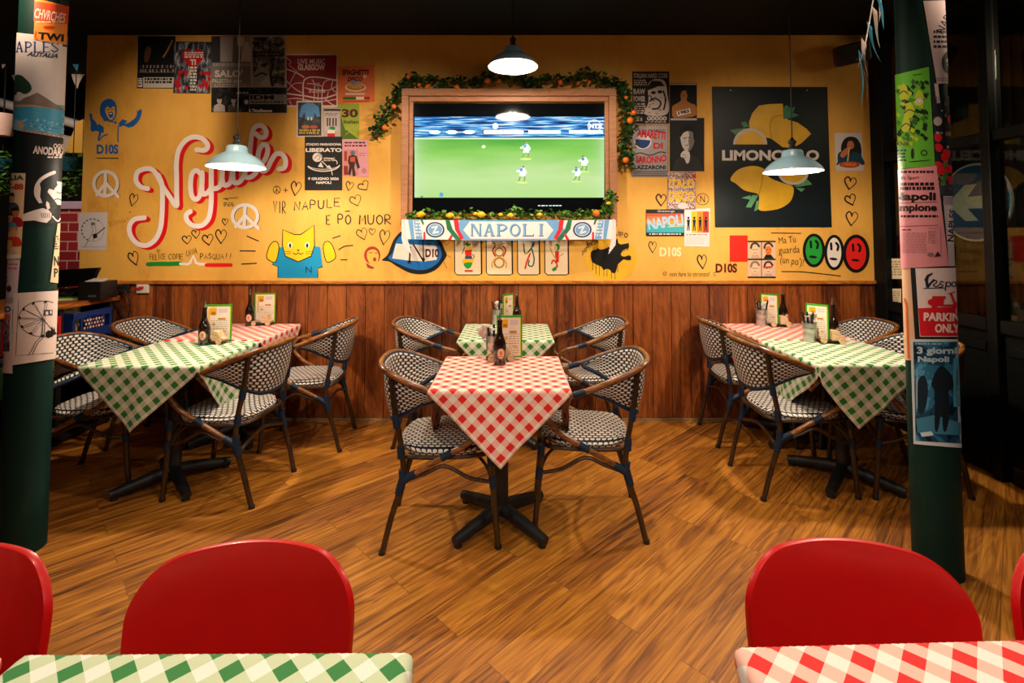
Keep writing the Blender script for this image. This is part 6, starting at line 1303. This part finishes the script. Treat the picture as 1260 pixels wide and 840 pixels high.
# ================================================================ COUNTER WITH CRATES ON THE LEFT
M_CTOP = wood_mat('counter_top_wood', '#5a2a0c', '#a0581c', '#c07a30', 'y', rough=.35)
ct = thing('counter', 'dark counter with wooden top against the left end of the wall', 'counter', (-3.35, 3.15, 0))
CX0, CX1, CY0, CY1, CZ = -.32, .33, -1.05, .76, .952
MB().box(((CX0+CX1)/2, (CY0+CY1)/2, CZ-.018), (CX1-CX0, CY1-CY0, .036)).build('worktop', M_CTOP, ct, smooth=False, bevel=.005)
m = MB()
for yy in (CY0+.03, -.12, .30, CY1-.03): m.box((0, yy, (CZ-.036)/2), (.58, .035, CZ-.036))
for zz in (.03, .40, .66): m.box((0, (CY0+CY1)/2, zz), (.58, CY1-CY0-.06, .025))
m.box((CX0+.02, (CY0+CY1)/2, (CZ-.036)/2), (.02, CY1-CY0, CZ-.036)); m.build('cabinet_body', mat('#12100e', .6), ct, smooth=False, bevel=.003)
def crate(x, y, z, c, lab, d=(.36, .36, .215)):
    t = thing('bottle_crate', lab, 'crate', (x, y, z), 0, 'plastic bottle crates in the counter')
    cm = mat(c, .45, name='crate_plastic_'+c.strip('#'), var=.08); w, l, h = d; m = MB()
    m.box((0, 0, .006), (w, l, .012))
    for sx in (-1, 1):
        for (z0, z1) in ((.0, .07), (.155, h)): m.box((sx*(w/2-.006), 0, (z0+z1)/2), (.012, l, z1-z0))
        for k in range(6): m.box((sx*(w/2-.006), -l/2+.012+k*(l-.024)/5, h/2), (.014, .018, h))
        m.box((0, sx*(l/2-.006), h/2), (w, .012, h))
    m.box((0, 0, h*.4), (.01, l-.02, h*.6)); m.box((0, 0, h*.4), (w-.02, .01, h*.6)); m.build('crate_shell', cm, t, smooth=False, bevel=.002)
    for sx in (-1, 1): MB().tube([(sx*.0+w/2+.001, -.05, h-.03), (w/2+.006, 0, h-.028), (w/2+.001, .05, h-.03)], .006, 8).build('hand_grip', cm, t) if sx > 0 else None
    return t
cy = ct.location.y
crate(-3.195, cy+.52, .673, '#142f6e', 'navy blue bottle crate with pale print under the counter', (.34, .34, .20))
a = Art(lambda u, v, L: Vector((-3.024+L*.0006+.0, cy+.52-u*-1, .78-v)))
for r in range(3):
    for q in range(7): a.ell(-.075+q*.025+(r % 2)*.012, -.03+r*.026, .0085, .0095, '#d8c0b4' if (q+r) % 3 else '#c8704a', 1, n=10)
a.mb.m = 0; o = a.mb.build('crate_print', a.mats, None, smooth=False, fix=False)
blue = [x for x in COL.objects if x.get('label', '').startswith('navy blue bottle')][0]; o.location = Vector(o.location)-Vector(blue.location); o.parent = blue
crate(-3.195, cy+.52, .413, '#c01820', 'red bottle crate beneath the navy crate', (.34, .34, .20))
crate(-3.195, cy+.09, .673, '#c8141c', 'red bottle crate on the upper shelf beside the pillar', (.34, .34, .20))
crate(-3.195, cy+.09, .413, '#3f6a3a', 'green bottle crate low in the counter', (.34, .34, .20))
def on_counter(px, py): p = atz(px, py, CZ+.0); return p.x, p.y
# receipt printer
def box_thing(name, lab, cat, c, d, m, rz=0, bevel=.006): 
    t = thing(name, lab, cat, c, rz); MB().box((0, 0, d[2]/2), d).build('housing', m, t, smooth=False, bevel=bevel); return t
M_BLKP = mat('#0e0e0f', .35, name='black_plastic', var=.15)
x, y = on_counter(112, 370); t = box_thing('receipt_printer', 'black receipt printer with white paper slot on the counter', 'printer', (x-.05, y+.12, CZ), (.15, .19, .13), M_BLKP, R(8))
MB().box((0, -.02, .135), (.09, .10, .012), rx=R(8)).build('paper_slot', mat('#c8c0b4', .6), t, smooth=False); MB().box((.02, -.096, .03), (.05, .006, .012)).build('status_panel', mat('#3a4a60', .3), t, smooth=False)
x, y = on_counter(97, 368)
MB_ = MB().box((x-.05, y+.03, CZ+.02), (.10, .10, .04), rx=0); MB_.box((x-.05, y+.0, CZ+.05), (.09, .11, .03), rx=R(20)); tag(MB_.build('card_terminal', M_BLKP, smooth=False, bevel=.006), 'small black card terminal left of the receipt printer', 'terminal')
# monitor leaning at the end of the wall
p = at(106, 346, 3.82); t = thing('monitor', 'black monitor tilted back at the end of the counter', 'monitor', (p.x-.06, 3.74, CZ))
MB().prism([(-.22, .06), (.17, .10), (.225, .225), (-.22, .20)], lambda u, v, d: Vector((u, d, v)), -.012, .02).build('display_panel', mat('#08090a', .25), t, smooth=False, bevel=.004); MB().box((-.05, .02, .035), (.06, .03, .07)).box((-.05, .02, .006), (.16, .10, .012)).build('monitor_stand', M_BLKP, t, smooth=False, bevel=.003)
x, y = on_counter(80, 370); menu(x-.02, y+.04, R(20), 'menu card with green border standing on the wooden counter'); holder(x+.03, y+.0, R(35), 'small wooden car holder on the wooden counter')
x, y = on_counter(136, 364); m = MB().lathe([(.0001, 0), (.05, 0), (.05, .055), (.0001, .055)], 28); m.v = [(v[2], v[1], v[0]+.05) for v in m.v]; m.v = [(v[0]+x-.03, v[1]+y, v[2]+CZ) for v in m.v]; tag(m.build('paper_roll', mat('#c8b098', .7)), 'spare roll of paper standing beside the printer', 'paper roll')
# sockets and cables under the ledge
def wallbox(x0, y0, x1, y1, d, m, lab, name, cat, extra):
    c = at((x0+x1)/2, (y0+y1)/2, WY-d/2); A = at(x0, y0, WY); B = at(x1, y1, WY); t = thing(name, lab, cat, (c.x, WY, c.z)); w, h = B.x-A.x, A.z-B.z
    MB().box((0, -d/2+.004, 0), (w, d, h)).build('wall_plate', m, t, smooth=False, bevel=.004); extra(t, w, h, d); return t
def ex(t, w, h, d):
    MB().box((-.01, -d-.006, -.005), (.05, .02, .018), ry=R(-15)).build('rocker_switch', mat('#c01818', .35), t, smooth=False, bevel=.003)
wallbox(168.5, 346, 182.5, 360.5, .02, mat('#d8ccbc', .45), 'white wall switch with a red rocker below the ledge', 'wall_switch', 'switch', ex)
def ex(t, w, h, d):
    for k in (-1, 1): MB().box((k*.03, -d-.012, .0), (.035, .03, .04)).build('plug', M_BLKP, t, smooth=False, bevel=.004)
wallbox(133, 346.5, 158.5, 359.5, .022, mat('#1c1c1c', .4), 'black double socket with plugs below the ledge', 'wall_socket', 'socket', ex)
for i, (pts, lab) in enumerate(((((140, 356), (143, 372), (150, 384), (155, 396), (156, 420), (157, 470)), 'black cable hanging from the socket, left of two'), (((152, 356), (158, 366), (160, 380), (157, 396), (160, 420), (161, 470)), 'black cable hanging from the socket, right of two'))):
    tag(MB().tube(crom([tuple(at(x, y, WY-.02-.012*i)) for x, y in pts], 6), .005, 8).build('power_cable', M_CORD), lab, 'cable')

# ================================================================ SPEAKER, BUNTING, FAR CORNER
sp = at(1048, 66, 3.72); t = thing('loudspeaker', 'black loudspeaker angled in the upper right corner of the yellow wall', 'speaker', sp, R(-28)); t.rotation_euler = (R(16), R(-8), R(-26))
MB().box((0, 0, 0), (.21, .17, .15)).build('cabinet', M_BLKP, t, smooth=False, bevel=.012); MB().box((0, -.088, 0), (.19, .008, .13)).build('grille', mat('#161616', .7, var=.5, scale=400), t, smooth=False); MB().box((.02, -.094, -.05), (.035, .003, .008)).build('badge', M_STEEL, t, smooth=False)
MB().tube([(0, .05, 0), (.02, .25, .02)], .014, 10).build('wall_bracket', M_DARKMET, t)
PB, PWH = mat('#2a88a8', .75, var=.15), mat('#d0b8a8', .75, var=.1)
def bunting(name, lab, pts3, n, colors, drop=.16, w=.13, fold=0.0, seed=1):
    rd = random.Random(seed); P = [Vector(q) for q in crom(pts3, 8)]; root = P[0]; t = thing(name, lab, 'bunting', root)
    MB().tube([q-root for q in P], .003, 6).build('string', mat('#d8ccc0', .7), t)
    for k in range(n):
        f = (k+.5)/n*(len(P)-1); i = min(int(f), len(P)-2); q = P[i].lerp(P[i+1], f-i)-root; d = (P[i+1]-P[i]).normalized(); tw = rd.uniform(-fold, fold)
        nrm = Vector((-d.y, d.x, 0)); nrm = nrm.normalized() if nrm.length > .01 else Vector((0, -1, 0)); dn = Vector((0, 0, -1)); 
        if abs(d.z) > .6: dn = (Vector((0, 0, -1))+Vector((rd.uniform(-.35, .35), rd.uniform(-.3, .3), 0))).normalized()
        def fn(u, v):
            s = (u-.5)*w*(1-v*.97)*(1-abs(fold)*.5); return q+d*s*(1 if abs(d.z) < .6 else .55)+nrm*(.02*math.sin(v*3+k)+tw*.05*v+ (s*.5 if abs(d.z) > .6 else 0))+dn*(drop*v)
        MB().grid(fn, 6, 8).build('pennant', colors[k % len(colors)], t, fix=False, solid=.001, angle=2)
    return t
a0, a1, a2, a3 = at(1078, -25, 2.5), at(1072, 15, 2.5), at(1063, 62, 2.5), at(1056, 82, 2.5)
bunting('pennant_bunting', 'blue and white bunting string hanging down before the right pillar', [a0, a1, a2, a3], 8, (PWH, PB), .20, .13, .4, 3)
def fb(lab, pts, n, seed, colors=(PB, PWH)): bunting('pennant_bunting', lab, [tuple(at(x, y, Y)) for x, y, Y in pts], n, colors, .2, .2, .2, seed)
fb('bunting of blue triangles crossing high between left pillar and yellow wall', [(-30, 60, 4.6), (20, 58, 4.6), (80, 62, 4.6), (130, 55, 4.6)], 6, 1)
fb('second bunting string sagging lower between left pillar and yellow wall', [(-40, 92, 4.9), (30, 90, 4.9), (92, 84, 4.9), (140, 100, 4.9)], 5, 2)
fb('lowest bunting string behind the left pillar', [(-40, 130, 5.2), (30, 150, 5.2), (88, 168, 5.2), (140, 166, 5.2)], 4, 5, (PWH, PB))
# pale tube lamp / awning bar
p0, p1 = at(70, 146, 5.0), at(112, 158, 5.0); tag(MB().tube([p0+(p0-p1)*2.0, p1+(p1-p0)*.5], .045, 16).build('awning_bar', mat('#b8aca4', .5)), 'pale rounded bar in the background left of the yellow wall', 'bar')
# hanging planter
def planter(px, py, Y, w, lab):
    c = at(px, py, Y); t = thing('hanging_planter', lab, 'planter', c); MB().lathe([(.0001, -.12), (w*.6, -.12), (w, 0), (w*.95, 0), (w*.5, -.1), (.0001, -.1)], 24).build('pot', mat('#1d5a6a', .5), t)
    mb = MB(); 
    for k in range(60): q = Vector((random.gauss(0, w*.6), random.gauss(0, w*.5), random.uniform(-.34, .06))); leaves(mb, q, 5, .03, .05)
    mb.build('trailing_leaves', M_LEAF2, t, smooth=False, fix=False)['kind'] = 'stuff'
    MB().tube([(0, 0, -.1), (0, 0, 3.0-c.z)], .004, 6).build('hanging_cord', M_CORD, t)
planter(90, 196, 4.7, .16, 'hanging planter with trailing green leaves between left pillar and yellow wall'); planter(3, 196, 4.7, .14, 'hanging planter with green leaves left of the left pillar')
# red brick painted panel standing behind the counter
def bricks():
    m, nt, b = new_mat('painted_red_brick'); br = nd(nt, 'TexBrick', {'Vector': nd(nt, 'Mapping', {'Vector': ocoord(nt), 'Rotation': (R(-90), 0, 0)}).outputs[0], 'Scale': 1.0, 'Brick Width': .17, 'Row Height': .085, 'Mortar Size': .006, 'Color1': lin('#b01c24'), 'Color2': lin('#8a141c'), 'Mortar': lin('#d8a49a')}); nt.links.new(br.outputs[0], b.inputs['Base Color']); b.inputs['Roughness'].default_value = .6; return m
p = at(84, 348, 4.5); q = at(84, 250, 4.5)
t = thing('brick_panel', 'red brick-patterned panel with lilac top standing behind the counter', 'panel', (p.x, 4.5, 0)); h = q.z
MB().box((0, 0, h/2), (.62, .04, h)).build('panel_board', bricks(), t, smooth=False); MB().box((0, -.005, h-.02), (.64, .06, .07)).build('panel_cap', mat('#c8a8c0', .6), t, smooth=False, bevel=.006)
c = at(96, 168, 4.8); m = MB().prism([(0, .14), (.16, .2), (.16, -.16), (-.1, -.16)], lambda u, v, d: Vector((c.x+u, d, c.z+v)), 4.78, 4.84); tag(m.build('yellow_pennant', mat('#c8901c', .6), smooth=False), 'yellow hanging cloth pennant left of the yellow wall', 'pennant')
c = at(4, 150, 4.6); t = thing('pale_lampshade', 'pale conical lampshade at the left edge of the picture', 'lamp', (c.x, c.y, c.z)); MB().lathe([(.07, -.13), (.085, -.05), (.10, .06), (.10, .07)], 28, cap=False).build('shade', mat('#d8b0a0', .6), t, fix=False); MB().tube([(0, 0, .06), (0, 0, 3.0-c.z)], .003, 6).build('cable', M_CORD, t); MB().box((0, 0, .06), (.19, .006, .006)).build('shade_spider', M_DARKMET, t, smooth=False)
